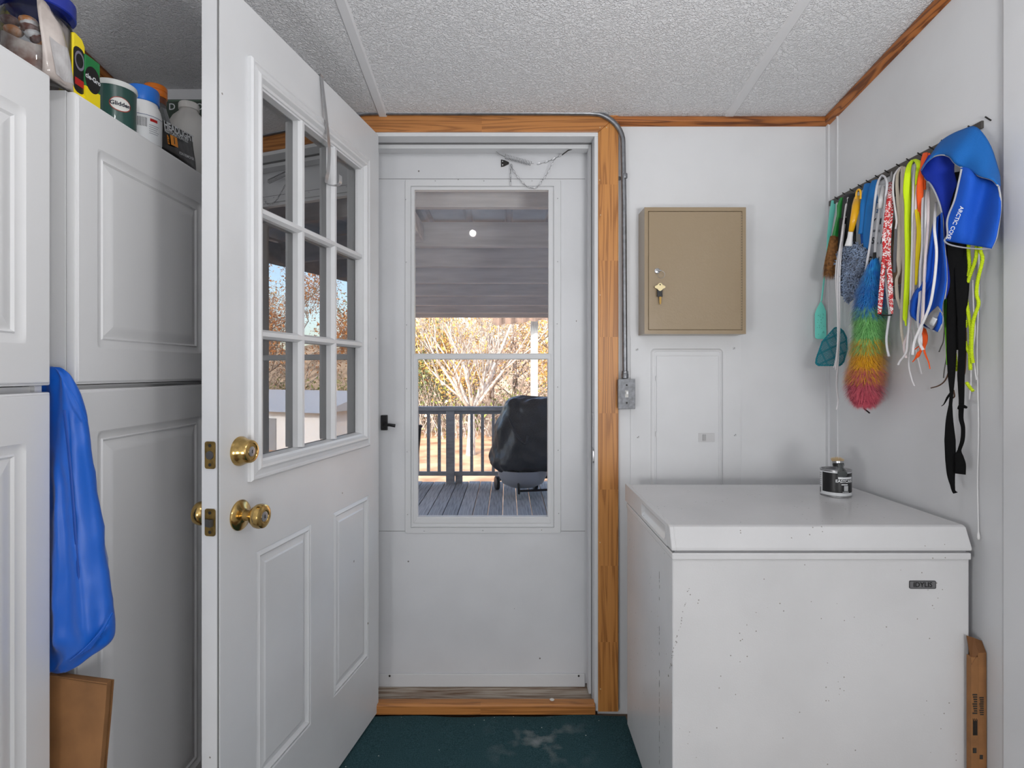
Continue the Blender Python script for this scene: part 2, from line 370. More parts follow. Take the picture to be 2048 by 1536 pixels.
# ================================================================== storm door (door_2)
SD = 2.118; S = lambda px, py, h=0: P(px, py, SD)-Vector((0, h, 0))
d2 = bpy.data.objects.new('door_2', None); COL.objects.link(d2); d2.location = (-.1, SD, .045); WM[d2.name] = Vector((-.1, SD, .045)); struct(d2)
Ts = lambda u, v, h: Vector((u, SD-h, v))
wx0, wz1 = S(829, 380).x, S(829, 380).z; wx1, wz0 = S(1097, 1040).x, S(1097, 1040).z
gm = MB(); paneled(gm, Ts, (-.491, .045, .3035, 2.052), [(wx0-.004, wz0-.004, wx1+.004, wz1+.004, [(0, 0), (0, -.035)], 0, False)], back=-.035)
gm.build('slab', M_storm, d2)
MB().box((-.487, SD-.001, S(0, 358).z-.0008), (.293, SD-.0005, S(0, 358).z+.0008)).build('seam', M_seal, d2)
MB().box((-.487, SD-.001, S(0, 1062).z-.0008), (.293, SD-.0005, S(0, 1062).z+.0008)).build('seam', M_seal, d2)
# retainer frame with inner rebate
ru0, rv1 = S(810, 360).x, S(810, 360).z; ru1, rv0 = S(1122, 1066).x, S(1122, 1066).z
fm = MB(); Tf = lambda u, v, h: Vector((u, SD-.006-h, v))
iu0, iv1 = S(823, 374).x, S(823, 374).z; iu1, iv0 = S(1107, 1053).x, S(1107, 1053).z
loopsA = [rrect(ru0, rv0, ru1, rv1, .006, 3), rrect(ru0+.002, rv0+.002, ru1-.002, rv1-.002, .005, 3), rrect(iu0-.003, iv0-.003, iu1+.003, iv1+.003, .002, 3), rrect(iu0, iv0, iu1, iv1, .001, 3), rrect(iu0, iv0, iu1, iv1, .001, 3), rrect(wx0, wz0+.012, wx1, wz1, .001, 3), rrect(wx0, wz0+.012, wx1, wz1, .001, 3)]
hs = [-.006, 0, 0, .003, -.004, -.004, -.03]
fm.rings([[Tf(u, v, h) for u, v in lp] for lp, h in zip(loopsA, hs)], cap=False)
fm.build('window_retainer', M_alu, d2, smooth=True, merge=True)
sc = [(871,363),(968,363),(1064,363),(812,400),(813,525),(814,650),(814,777),(815,903),(816,1028),(1115,398),(1115,524),(1114,648),(1115,774),(1116,900),(1117,1026),(849,1061),(966,1060),(1083,1059)]
scr = None
for px, py in sc:
    p = S(px, py)
    if scr is None:
        scr = MB().lathe([(.0022, 0), (.0022, .001), (.001, .0018)], S(px, py)-Vector((0, .006, 0)), 8, (0, -1, 0)).build('screw', M_steel, d2, smooth=True); base = p
    else:
        o = scr.copy(); COL.objects.link(o); o.location = scr.location+(p-base)
# upper glass edge track, lower sash
us = MB()
x0, z1 = S(829, 380).x, S(829, 380).z; x1 = S(1097, 380).x; zm = S(0, 706).z
Tg = lambda u, v, h: Vector((u, SD-h, v))
def frame_bars(mb, T, u0, v0, u1, v1, w, h0, h1):
    mb.box((u0, v0, h0), (u0+w, v1, h1), T); mb.box((u1-w, v0, h0), (u1, v1, h1), T); mb.box((u0+w, v0, h0), (u1-w, v0+w, h1), T); mb.box((u0+w, v1-w, h0), (u1-w, v1, h1), T)
lx0, lz1 = S(826, 707).x, S(826, 707).z; lx1, lz0 = S(1103, 1047).x, S(1103, 1047).z
ls = MB(); gx0, gz1 = S(836, 719).x, S(836, 719).z; gx1, gz0 = S(1095, 1034).x, S(1095, 1034).z
Tl = lambda u, v, h: Vector((u, SD-.001-h, v))
ls.rings([[Tl(u, v, h) for u, v in rrect(a, b, c, d, r, 3)] for a, b, c, d, r, h in ((lx0, lz0, lx1, lz1, .002, -.012), (lx0, lz0, lx1, lz1, .002, 0), (lx0+.003, lz0+.003, lx1-.003, lz1-.003, .002, .003), (gx0-.003, gz0-.003, gx1+.003, gz1+.003, .002, .003), (gx0, gz0, gx1, gz1, .001, 0), (gx0, gz0, gx1, gz1, .001, -.012))], cap=False)
ls.build('lower_sash', M_alu, d2, smooth=True, merge=True)
G_storm = glassmat('storm_glass', 1.22)
G_door = glassmat('door_glass', 4.0)
MB().box((gx0-.002, SD+.006, gz0-.002), (gx1+.002, SD+.008, gz1+.002)).build('lower_pane', G_storm, d2)
MB().box((x0-.002, SD+.018, zm-.004), (x1+.002, SD+.020, z1+.002)).build('upper_pane', G_storm, d2)
tr = MB()
for a, b in ((829, 857), (866, 873), (1061, 1067), (1077, 1104)): tr.box(S(a, 1047.5, -.008), S(b, 1051, -.006))
tr.build('vent_slot', M_dark, d2)
MB().box((-.485, SD-.0065, S(0, 1372).z), (.292, SD-.0005, S(0, 1346).z)).build('bottom_sweep', M_alu, d2, bevel=.0015)
for px in (780, 1157): MB().lathe([(.004, 0), (.003, .002)], S(px, 1350, .0067), 8, (0, -1, 0)).build('sweep_screw', M_dark, d2)
# latch handle
lt = MB().box(S(763, 830, 0), S(776, 860, .012)).build('latch_plate', M_black, d2, bevel=.002)
MB().tube([S(768, 848, .012), S(771, 848, .03), S(782, 848, .034), S(794, 850, .032)], [.005, .006, .0055, .0065], 8).build('latch_lever', M_black, lt, smooth=True)
# chain bracket, spring and chain
for z_ in (-.006, .007): MB().lathe([(.0024, 0), (.001, .0006)], S(1002, 327, .0042)+Vector((.006, 0, z_)), 8, (0, -1, 0)).build('screw', M_steel, d2)
br = MB(); br.prism([(-.0, -.014), (.0, .014), (.012, .012), (.03, .004), (.03, -.003), (.012, -.012)], .003, lambda u, v, h: S(1002, 327, .001+h)+Vector((u, 0, v))).build('chain_bracket', M_dark, d2, bevel=.0005)
def cpt(px, py, h): return P(px, py, SD-h)
wire = M_steel
cr_ = thing('closer_chain', P(1075, 340, SD-.03), 'steel chain looping from the dark bracket at the storm door top', 'chain')
def chain(path, parent, L_=.0165, wd=.0033):
    pts = smoothpts(path, 12); acc = [0]
    for i in range(1, len(pts)): acc.append(acc[-1]+(pts[i]-pts[i-1]).length)
    n = max(2, int(acc[-1]/(L_*.82))); k = 0
    def at(s):
        for i in range(1, len(pts)):
            if acc[i] >= s: t = (s-acc[i-1])/max(1e-9, acc[i]-acc[i-1]); return pts[i-1].lerp(pts[i], t)
        return pts[-1]
    for i in range(n):
        a = at(acc[-1]*(i-.08)/n if i else 0); b = at(acc[-1]*(i+1.08)/n); t = (b-a).normalized(); c = (a+b)/2; hl = (b-a).length/2
        side = Vector((0, 1, 0)) if i % 2 else t.cross(Vector((0, 1, 0))).normalized()
        if i % 2: side = (side+t.cross(Vector((0, 1, 0)))*.5).normalized()
        side = (side-t*side.dot(t)).normalized(); lp = []
        for j in range(12):
            q = 2*math.pi*j/12; ca, sa = math.cos(q), math.sin(q)
            lp.append(c+t*(ca*wd+(hl-wd)*(1 if ca > 0 else -1))+side*(sa*wd))
        lp += lp[:2]
        MB().tube(lp, .0007, 5).build('link', wire, parent, smooth=True)
chain([cpt(1022, 328, .012), cpt(1026, 340, .02), cpt(1034, 352, .022), cpt(1046, 366, .022), cpt(1058, 375, .022), cpt(1072, 376, .022), cpt(1084, 362, .024), cpt(1096, 345, .027), cpt(1104, 328, .035), cpt(1110, 318, .04)], cr_)
chain([cpt(1021, 330, .012), cpt(1021, 350, .013), cpt(1021, 371, .013)], cr_)
sp_ = thing('closer_spring', P(1035, 320, SD-.03), 'coiled steel spring stretched under the door head, tied to a short chain', 'spring')
a, b = cpt(1010, 313, .035), cpt(1062, 327, .04); t = (b-a).normalized(); u = t.cross(Vector((0, 1, 0))).normalized(); w = t.cross(u); cs_ = []
for i in range(17*10+1):
    q = 2*math.pi*i/10; cs_.append(a+t*((b-a).length*i/170)+u*math.cos(q)*.0085+w*math.sin(q)*.0085)
MB().tube(cs_, .0010, 5).build('coil', wire, sp_, smooth=True)
MB().tube([cpt(1062, 327, .04), cpt(1067, 327, .04)], .001, 5).build('end_hook', wire, sp_)
MB().tube([cpt(983, 298, .03), cpt(988, 299, .032), cpt(998, 308, .034), cpt(1010, 314, .035)], .0016, 6).build('end_hook', wire, sp_, smooth=True)
MB().box(cpt(982, 296, .02), cpt(988, 302, .036)).build('eyelet', M_dark, sp_)
chain([cpt(1074, 328, .04), cpt(1086, 326, .04), cpt(1100, 321, .04), cpt(1112, 316, .04), cpt(1124, 309, .045)], sp_)
MB().tube([cpt(1124, 310, .045), cpt(1136, 301, .05), cpt(1153, 295, .055)], .0022, 6).build('long_link', M_dark, sp_, smooth=True)

# ================================================================== open entry door (door_1)
HX, HY = -.458, 1.987; U1 = Vector((-.187, -.982, 0)).normalized(); N1 = Vector((.982, -.187, 0)).normalized()
TD = Fr((HX, HY, 0), U1, (0, 0, 1), N1)
d1 = bpy.data.objects.new('door_1', None); COL.objects.link(d1); d1.location = (HX, HY, .02); WM[d1.name] = Vector((HX, HY, .02)); struct(d1)
PR = [(0, 0), (.002, -.003), (.006, -.001), (.012, .0015), (.016, -.001), (.019, -.008), (.034, -.004), (.038, -.0015), (.040, -.0015)]
pw = .135, 1.0, .688, 1.892
db = MB()
hol = [(.45, .25, .69, .802, PR, 0, True), (.082, .25, .324, .802, PR, 0, True), (*pw, [(0, 0), (0, -.044)], 0, False)]
paneled(db, TD, (0, .02, .813, 2.062), hol, back=-.044)
TDb = lambda u, v, h: TD(u, v, -.044-h)
paneled(db, TDb, (0, .02, .813, 2.062), [(a, b, c, d, PR if cap else [(0, 0)], r, cap) for a, b, c, d, p_, r, cap in hol], back=0, closed=False)
db.build('slab', M_white, d1)
# thin metal skin line along the free edge
MB().box((.8125, .02, -.002), (.8145, 2.062, -.0055), TD).build('edge_seam', M_seal, d1)
# glazing frame: moulded ring on both faces
def ringprof(T, o, prof):
    mb = MB(); u0, v0, u1, v1 = o
    mb.rings([[T(x, y, h) for x, y in ((u0+i, v0+i), (u1-i, v0+i), (u1-i, v1-i), (u0+i, v1-i))] for i, h in prof], cap=False); return mb
gp = [(0, .0), (0, .009), (.004, .013), (.009, .013), (.012, .010), (.022, .012), (.028, .016), (.034, .015), (.040, .006), (.046, .004), (.050, -.012), (.050, -.02)]
go = (.090, .972, .722, 1.944)
ringprof(TD, go, gp).build('glazing_frame', M_white, d1)
ringprof(TDb, go, gp).build('glazing_frame', M_white, d1)
gu0, gv0, gu1, gv1 = go[0]+.05, go[1]+.05, go[2]-.05, go[3]-.05
for h0, hs_, h1 in ((-.0209, -.006, .004), (-.0236, -.034, -.040)):
    pr = lambda c: [(c-.011, h0), (c-.011, hs_), (c-.005, h1), (c+.005, h1), (c+.011, hs_), (c+.011, h0)]
    for i in (1, 2):
        c = gu0+(gu1-gu0)*i/3
        MB().prism(pr(c), gv1-gv0, lambda u, v, h: TD(u, gv0+h, v)).build('muntin', M_white, d1)
    for i in (1, 2):
        c = gv0+(gv1-gv0)*i/3
        MB().prism(pr(c), gu1-gu0, lambda u, v, h: TD(gu0+h, u, v+.0006)).build('muntin', M_white, d1)
for i in range(3):
    for j in range(3):
        a, b = gu0+(gu1-gu0)*i/3, gv0+(gv1-gv0)*j/3
        MB().box((a+.0005, b+.0005, -.021), (a+(gu1-gu0)/3-.0005, b+(gv1-gv0)/3-.0005, -.0235), TD).build('pane', G_door, d1)
# hardware
def knob(T0, side, z, lock):
    T = lambda r, h, k=None: None
    c = TD(.7487, z, 0 if side > 0 else -.044); ax = N1*side
    if lock: prof = [(.033, 0), (.033, .004), (.030, .010), (.0265, .020), (.0255, .028), (.0235, .031), (.019, .0315), (.018, .0295), (.006, .0295)]
    else: prof = [(.034, 0), (.034, .003), (.030, .007), (.018, .010), (.0125, .014), (.0115, .022), (.013, .030), (.021, .036), (.0265, .044), (.0275, .052), (.0255, .060), (.020, .063), (.014, .0625), (.013, .061), (.004, .061)]
    o = MB().lathe(prof, c, 32, ax).build('deadbolt' if lock else 'door_knob', M_brass, d1, smooth=True)
    h = .0315 if lock else .0628
    if side > 0:
        MB().lathe([(.011, 0), (.011, .0012), (.008, .0016)], c+ax*(h-.002), 20, ax).build('lock_face', M_steel, o, smooth=True)
        MB().box((-.001, -.004, 0), (.001, .004, .001), Fr(c+ax*(h-.0008), U1, (0, 0, 1), ax)).build('keyhole', M_black, o)
knob(None, 1, 1.046, True); knob(None, 1, .903, False); knob(None, -1, .903, False); knob(None, -1, 1.046, True)
TE = Fr(TD(.8145, 0, -.022), -N1, (0, 0, 1), U1)
for z, latch in ((1.046, 0), (.903, 1)):
    pl = MB().prism(rrect(-.0125, z-.029, .0125, z+.029, .005), .0015, TE).build('latch_plate', mat('aged_brass', (150, 122, 66), .35, .8, var=.3, vscale=60), d1)
    for s_ in (-1, 1): MB().lathe([(.0035, 0), (.0035, .0008), (.0015, .0012)], TE(0, z+s_*.0205, .0015), 8, U1).build('screw', M_dark, pl, smooth=True)
    if latch: MB().prism([(-.009, -.008), (.009, -.008), (.009, .008), (-.009, .008)], .012, lambda u, v, h: TE(u*(1-h*.0)+h*.0, z+v, .0015+h*(.4 if u > 0 else 1))).build('latch_bolt', mat('grey_bolt', (96, 94, 92), .4, .7), pl, bevel=.001)
    else: MB().lathe([(.0095, 0), (.009, .002)], TE(0, z, .0015), 14, U1).build('bolt_end', mat('grey_bolt', (96, 94, 92), .4, .7), pl)
for z in (.25, 1.05, 1.85): MB().cyl(TD(-.006, z-.045, -.05), TD(-.006, z+.045, -.05), .006, n=10).build('hinge', M_brass, d1, smooth=True)
# over-the-door wreath hook
hk = thing('wreath_hanger', TD(.399, 2.0, 0), 'thin silver metal wreath hanger hooked over the top edge of the open door', 'door hook')
pts = [(-.047, 2.02), (-.047, 2.066), (.002, 2.066), (.004, 2.05), (.018, 1.94), (.026, 1.86), (.024, 1.80), (.018, 1.768), (.020, 1.756), (.044, 1.750), (.060, 1.756), (.061, 1.778)]
sm = smoothpts([(h, z, 0) for h, z in pts], 4); hb = MB(); vs = []
vs = [[TD(.399-.008, p.y, p.x), TD(.399+.008, p.y, p.x), TD(.399+.008, p.y, p.x+.001), TD(.399-.008, p.y, p.x+.001)] for p in sm]
hb.rings(vs); hb.build('strap', mat('hanger_metal', (185, 186, 188), .28, .75), hk)

# ================================================================== carpet
def carpetmat():
    m = bpy.data.materials.new('green_carpet'); m.use_nodes = True; n = m.node_tree.nodes; L = m.node_tree.links; b = n['Principled BSDF']
    b.inputs['Roughness'].default_value = .95; b.inputs['Specular IOR Level'].default_value = .1
    tc = n.new('ShaderNodeTexCoord')
    nz = n.new('ShaderNodeTexNoise'); nz.inputs['Scale'].default_value = 420; nz.inputs['Detail'].default_value = 2
    wv = n.new('ShaderNodeTexWave'); wv.bands_direction = 'Y'; wv.inputs['Scale'].default_value = 70; wv.inputs['Distortion'].default_value = 2; wv.inputs['Detail Scale'].default_value = 3
    n3 = n.new('ShaderNodeTexNoise'); n3.inputs['Scale'].default_value = 9; n3.inputs['Detail'].default_value = 6
    for q in (nz, wv, n3): L.new(tc.outputs['Object'], q.inputs['Vector'])
    cr = n.new('ShaderNodeValToRGB'); cr.color_ramp.elements[0].position = .3; cr.color_ramp.elements[1].position = .75
    cr.color_ramp.elements[0].color = rgb((30, 58, 64)); cr.color_ramp.elements[1].color = rgb((74, 106, 112)); L.new(nz.outputs['Fac'], cr.inputs[0])
    mx = n.new('ShaderNodeMix'); mx.data_type = 'RGBA'; mx.blend_type = 'MULTIPLY'; mx.inputs[0].default_value = .35
    L.new(cr.outputs[0], mx.inputs[6]); L.new(wv.outputs['Color'], mx.inputs[7])
    # dusty footprint stain
    sp = n.new('ShaderNodeVectorMath'); sp.operation = 'DISTANCE'; sp.inputs[1].default_value = (.21, .98, 0); L.new(tc.outputs['Object'], sp.inputs[0])
    s1 = n.new('ShaderNodeMapRange'); s1.inputs[1].default_value = .20; s1.inputs[2].default_value = .0; L.new(sp.outputs['Value'], s1.inputs[0])
    s2 = n.new('ShaderNodeMapRange'); s2.inputs[1].default_value = .52; s2.inputs[2].default_value = .75; L.new(n3.outputs['Fac'], s2.inputs[0])
    mu = n.new('ShaderNodeMath'); mu.operation = 'MULTIPLY'; L.new(s1.outputs[0], mu.inputs[0]); L.new(s2.outputs[0], mu.inputs[1])
    m2 = n.new('ShaderNodeMix'); m2.data_type = 'RGBA'; L.new(mu.outputs[0], m2.inputs[0]); L.new(mx.outputs[2], m2.inputs[6]); m2.inputs[7].default_value = rgb((170, 172, 172))
    # lint specks
    vo = n.new('ShaderNodeTexVoronoi'); vo.inputs['Scale'].default_value = 22; L.new(tc.outputs['Object'], vo.inputs['Vector'])
    lt_ = n.new('ShaderNodeMath'); lt_.operation = 'LESS_THAN'; lt_.inputs[1].default_value = .04; L.new(vo.outputs['Distance'], lt_.inputs[0])
    m3 = n.new('ShaderNodeMix'); m3.data_type = 'RGBA'; L.new(lt_.outputs[0], m3.inputs[0]); L.new(m2.outputs[2], m3.inputs[6]); m3.inputs[7].default_value = rgb((196, 200, 200))
    L.new(m3.outputs[2], b.inputs['Base Color'])
    bp = n.new('ShaderNodeBump'); bp.inputs['Strength'].default_value = .7; bp.inputs['Distance'].default_value = .003; L.new(nz.outputs['Fac'], bp.inputs['Height']); L.new(bp.outputs[0], b.inputs['Normal'])
    return m
cm = MB(); NX = 30
def cfn(u, v):
    x = -.62+u*1.035; y = 1.968-(1-u)*.004+.004*math.sin(u*9)-v*2.2
    return Vector((x, y, .008+.002*math.sin(u*23+1)*math.exp(-v*12)))
cm.grid(cfn, 40, 40); top = len(cm.v)
tag(cm.build('carpet', carpetmat(), solid=.01), 'dark green low-pile carpet with lint and a dusty scuff in front of the door', 'carpet')
# ================================================================== tall white cabinets
CXF = -.85; CT = 1.778
TCF = lambda u, v, h: Vector((CXF+h, u, v))   # u = y, v = z
CP = [(0, 0), (.003, -.002), (.010, -.005), (.017, -.0055), (.020, -.003), (.024, -.007), (.040, -.0025), (.046, -.001), (.050, -.001)]
def cab(y0, y1, doors, label):
    c = thing('storage_cabinet', (-1.06, (y0+y1)/2, 0), label, 'cabinet')
    bx = MB(); t = .016
    bx.box((-1.26, y0, .0), (CXF-.021, y0+t, CT)); bx.box((-1.26, y1-t, 0), (CXF-.021, y1, CT)); bx.box((-1.26, y0+t, CT-t), (CXF-.021, y1-t, CT)); bx.box((-1.26, y0+t, 1.18), (CXF-.03, y1-t, 1.196)); bx.box((-1.26, y0+t, .06), (CXF-.03, y1-t, .076)); bx.box((-1.26, y0+t, .0), (-1.252, y1-t, CT-t)); bx.box((CXF-.06, y0+t, 0), (CXF-.05, y1-t, .06))
    bx.build('body', M_cab, c)
    for a, b, z0, z1 in doors:
        T = lambda u, v, h: TCF(u, v, h)
        m = MB(); e = .007
        m.rings([[T(x, y, h) for x, y in rrect(a+i, z0+i, b-i, z1-i, .002, 2)] for i, h in ((0, -.019), (0, -.008), (.001, -.0045), (.004, -.004), (.005, -.001), (e, 0))], cap=False)
        paneled(m, T, (a+e, z0+e, b-e, z1-e), [(a+.057, z0+.075, b-.057, z1-.088, CP, .016, True)], back=0, closed=False)
        m.add([T(a, z0, -.019), T(b, z0, -.019), T(b, z1, -.019), T(a, z1, -.019)], [(0, 1, 2, 3)])
        m.build('door', M_cab, c, smooth=True)
    return c
cab(.04, 1.047, [(.045, .54, 1.198, CT-.002), (.546, 1.046, 1.198, CT-.002), (.045, .54, .07, 1.186), (.546, 1.046, .07, 1.186)], 'nearer tall white raised-panel cabinet, left of the blue bag')
cab(1.103, 1.615, [(1.104, 1.614, 1.198, CT-.002), (1.104, 1.614, .07, 1.188)], 'farther tall white raised-panel cabinet, behind the open door')

# blue bag wedged between the cabinets
M_bag = mat('blue_nylon', (0, 92, 196), .38, bump=.7, bscale=22, stretch=(1, 1, .35), sheen=.2, spec=.6)
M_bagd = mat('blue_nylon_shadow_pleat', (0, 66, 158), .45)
edge = [(735, 118), (742, 128), (755, 148), (800, 160), (840, 172), (900, 178), (960, 189), (1060, 203), (1150, 214), (1220, 224), (1262, 230), (1283, 224), (1298, 200), (1320, 172), (1338, 146), (1345, 125)]
bagt = thing('blue_bag', P(150, 1345, 1.075), 'bright blue nylon bag bulging from the gap between the two white cabinets', 'bag')
bm_ = MB(); rg = []
for i, (py, pr_) in enumerate([(y, x) for y, x in edge]):
    xr = P(pr_, py, 1.075).x; z = P(0, py, 1.075).z; xl = -.90; cx_ = (xl+xr)/2; hw = (xr-xl)/2
    hd = .012+.026*math.sin(min(1, i/9.0)*math.pi/2)*(1 if i < 11 else max(.3, 1-(i-10)*.15)); n = 28; r_ = []
    for k in range(n):
        a = 2*math.pi*k/n; x = cx_+hw*math.cos(a); fac = 1.0 if x > CXF+.0 else .45
        fold = 1+.2*math.sin(7*a+i*.22)+.08*math.sin(13*a-i*.5)
        r_.append(Vector((x, 1.076+hd*fac*fold*math.sin(a), z+.004*math.sin(5*a+i))))
    rg.append(r_)
bm_.rings(rg); bo = bm_.build('bag_body', M_bag, bagt, smooth='all', sub=2)
tx_ = bpy.data.textures.new('crumple', 'CLOUDS'); tx_.noise_scale = .045; tx_.noise_depth = 1
md = bo.modifiers.new('d', 'DISPLACE'); md.texture = tx_; md.strength = .008; md.mid_level = .5
MB().tube(smoothpts([P(120, 745, 1.045), P(140, 780, 1.040), P(160, 815, 1.045), P(173, 842, 1.06)], 6), .0022, 6).build('hem', M_bag, bagt, smooth=True)
MB().tube(smoothpts([P(x, y, 1.043) for x, y in ((128, 820), (140, 930), (150, 1060), (158, 1180), (160, 1260))], 5), .0028, 6, wdir=(1, 0, 0), flat=.35).build('seam', M_bagd, bagt, smooth=True)  # darker strip of the nylon, shade of a pleat put into its colour
for j in range(9):
    x_ = 160+j*7
    MB().tube(smoothpts([P(225-j*3, 1225+j*6, 1.048), P(205-j*5, 1262+j*5, 1.044), P(180-j*5, 1298+j*3, 1.048)], 4), .0016, 5).build('crease', M_bag, bagt, smooth=True)
# brown cardboard below the bag
M_card = mat('brown_cardboard', (150, 106, 66), .75, var=.14, vscale=14, bump=.15, bscale=60)
cd = thing('paper_bag', P(160, 1536, 1.075), 'brown paper bag standing below the blue bag between the cabinets', 'paper bag')
q = [(-.93, .0), (-.80, .0), (-.7765, P(0, 1536, 1.075).z), (-.7665, P(0, 1420, 1.075).z), (-.7625, P(0, 1361, 1.075).z), (-.93, P(0, 1338, 1.075).z)]
MB().prism(q, .012, lambda u, v, h: Vector((u, 1.066+h, v))).build('front_panel', M_card, cd, bevel=.0008)
MB().prism([(a, b-.004 if i > 3 else b) for i, (a, b) in enumerate(q)], .003, lambda u, v, h: Vector((u, 1.083+h, v))).build('back_panel', M_card, cd)
MB().tube([P(117, 1355, 1.0655), P(222, 1371, 1.0655)], .0006, 5).build('fold_line', mat('cardboard_edge', (108, 74, 44), .8), cd)

# ================================================================== chest freezer
fx0, fx1, fy0, fy1 = .399, 1.117, 1.354, 1.868; fz0, fzb, fzt = .047, .786, .848
fz = thing('chest_freezer', ((fx0+fx1)/2, (fy0+fy1)/2, 0), 'white enamel chest freezer with scuffed front standing against the right wall', 'freezer')
MB().box((fx0, fy0, fz0), (fx1, fy1, fzb-.014)).build('body', M_frz, fz, bevel=.004)
MB().box((fx0-.002, fy0-.004, fzb-.017), (fx1+.002, fy1+.002, fzb)).build('rim', M_frz, fz, bevel=.003)
MB().box((fx0+.006, fy0+.004, fzb), (fx1-.006, fy1-.004, fzb+.0055)).build('gasket', mat('gasket_grey', (150, 150, 152), .7), fz)
# lid: bevelled front, handle recess on the left
lid = MB(); lz0 = fzb+.0055
prof = [(0, lz0), (0, lz0+.008), (.018, fzt-.003), (.026, fzt), (.50, fzt), (.517, fzt-.001), (.518, lz0)]
lid.prism([(fy0-.006+a, b) for a, b in prof], fx1-fx0+.008-.012, lambda u, v, h: Vector((fx0-.004+.010+h, u, v)))
lid.prism([(fy0-.006+a, b) for a, b in [(0, lz0), (0, lz0+.008), (.018, fzt-.003), (.026, fzt), (.040, fzt), (.040, lz0)]], .012, lambda u, v, h: Vector((fx0-.004+h, u, v)))
lo = lid.build('lid', M_frz, fz, bevel=.003, segs=3)
# left edge of the lid with the grip recess
le = MB()
for i in range(30):
    pass
T_ = lambda u, v, h: Vector((fx0-.004-h, u, v))
paneled(le, T_, (fy0+.034, lz0, fy1+.012, fzt-.001), [(fy0+.05, lz0+.008, fy0+.30, fzt-.010, [(0, 0), (.003, -.001), (.010, -.007), (.014, -.008)], .012, True)], back=-.012)
le2 = le.build('lid_edge', M_frz, fz, smooth=True)
bd = MB().prism(rrect(P(1818, 0, fy0).x, P(0, 1177, fy0).z, P(1871, 0, fy0).x, P(0, 1161, fy0).z, .003), .002, lambda u, v, h: Vector((u, fy0-h, v))).build('badge', mat('badge_dark', (58, 58, 60), .35), fz)
pc = P(1844, 1169, fy0)
MB().prism(rrect(pc.x-.0305, pc.z-.0082, pc.x+.0305, pc.z+.0082, .002), .0004, lambda u, v, h: Vector((u, fy0-.0018-h, v))).build('badge_face', mat('badge_grey', (104, 104, 106), .35), bd)
text('IDYLIS', Fr((pc.x, fy0-.0026, pc.z), (1, 0, 0), (0, 0, 1)), mat('badge_ink', (24, 24, 26), .4), .0165, bd, bold=.012)
for x in (fx0+.04, fx1-.04):
    for y in (fy0+.05, fy1-.05): MB().lathe([(.022, 0), (.024, .01), (.018, .047)], (x, y, .0), 14).build('foot', M_plw, fz, smooth=True)
# tall scuffs running down the sides
sf = MB(); rr = random.Random(3)
for k in range(46):
    t = rr.random(); px = 1380-45*t+rr.uniform(-2, 2); py = 1165+190*t
    if rr.random() < .8: p = P(px, py, fy0-.0004); sf.box((p.x, p.y, p.z), (p.x+rr.uniform(.0006, .002), p.y+.0003, p.z+rr.uniform(.0006, .004)))
for k in range(34):
    z = rr.uniform(.15, .74); y = 1.47+rr.uniform(-.0015, .0015); sf.box((fx0-.0004, y, z), (fx0, y+.0015, z+rr.uniform(.002, .016)))
sf.build('scuff_marks', mat('scuff', (112, 108, 102), .7), fz)['kind'] = 'stuff'

# paint can + stubby brush on the freezer
cp = Vector(((1671.5-CX)*1.70/F, 1.70, fzt+.0005))
can = thing('small_paint_can', cp, 'small black-labelled paint can on the freezer lid', 'paint can')
r_ = .0415
MB().lathe([(r_, 0), (r_+.001, .001), (r_+.001, .003), (r_-.0005, .004), (r_-.0005, .076), (r_+.001, .077), (r_+.001, .080), (r_-.003, .080), (r_-.004, .076), (r_-.010, .076), (r_-.011, .079), (r_-.013, .079), (r_-.014, .0755), (.002, .0755)], cp, 40).build('tin', M_steel, can, smooth=True)
def wrap(a0, a1, z0, z1, rad, m, name, n=20):
    a0 -= 24; a1 -= 24
    mb = MB(); mb.grid(lambda u, v: cp+Vector((rad*math.sin(math.radians(a0+(a1-a0)*u)), -rad*math.cos(math.radians(a0+(a1-a0)*u)), z0+(z1-z0)*v)), n, 1); return mb.build(name, m, can, smooth=True)
M_lw = mat('label_white', (214, 216, 218), .4); M_lb = mat('label_black', (20, 20, 22), .35)
lab = wrap(-100, 100, .005, .075, r_+.0002, M_lw, 'label')
wrap(-62, 92, .0145, .0725, r_+.0005, M_lb, 'label_panel')
for k in range(7): wrap(-97+k%2*3, -68-k%3*2, .066-.006*k, .068-.006*k, r_+.0006, mat('label_print', (150, 152, 158), .5), 'print_line', 4)
for k in range(4): wrap(-96+k*6, -93+k*6, .008, .024, r_+.0006, mat('bar_print', (60, 60, 64), .5), 'barcode_bar', 2)
def cyl_text(s, ang, z, size, m, bold=.01):
    ang -= 24
    T = lambda x, y, h: cp+Vector(((r_+.0012)*math.sin(math.radians(ang)+x/r_), -(r_+.0012)*math.cos(math.radians(ang)+x/r_), z+y))
    return text(s, T, m, size, can, bold=bold)
cyl_text('EASYCARE', 30, .0495, .0115, M_lw, .03)
wrap(2, 66, .0555, .0615, r_+.0008, M_lw, 'label_band'); wrap(10, 56, .0455, .0462, r_+.0008, M_lw, 'label_rule'); wrap(14, 40, .038, .041, r_+.0008, M_lw, 'label_band', 6)
wrap(24, 42, .0205, .036, r_+.0008, mat('swatch_grey', (176, 178, 180), .5), 'swatch', 6); wrap(18, 46, .0165, .018, r_+.0008, M_lw, 'label_rule', 6)
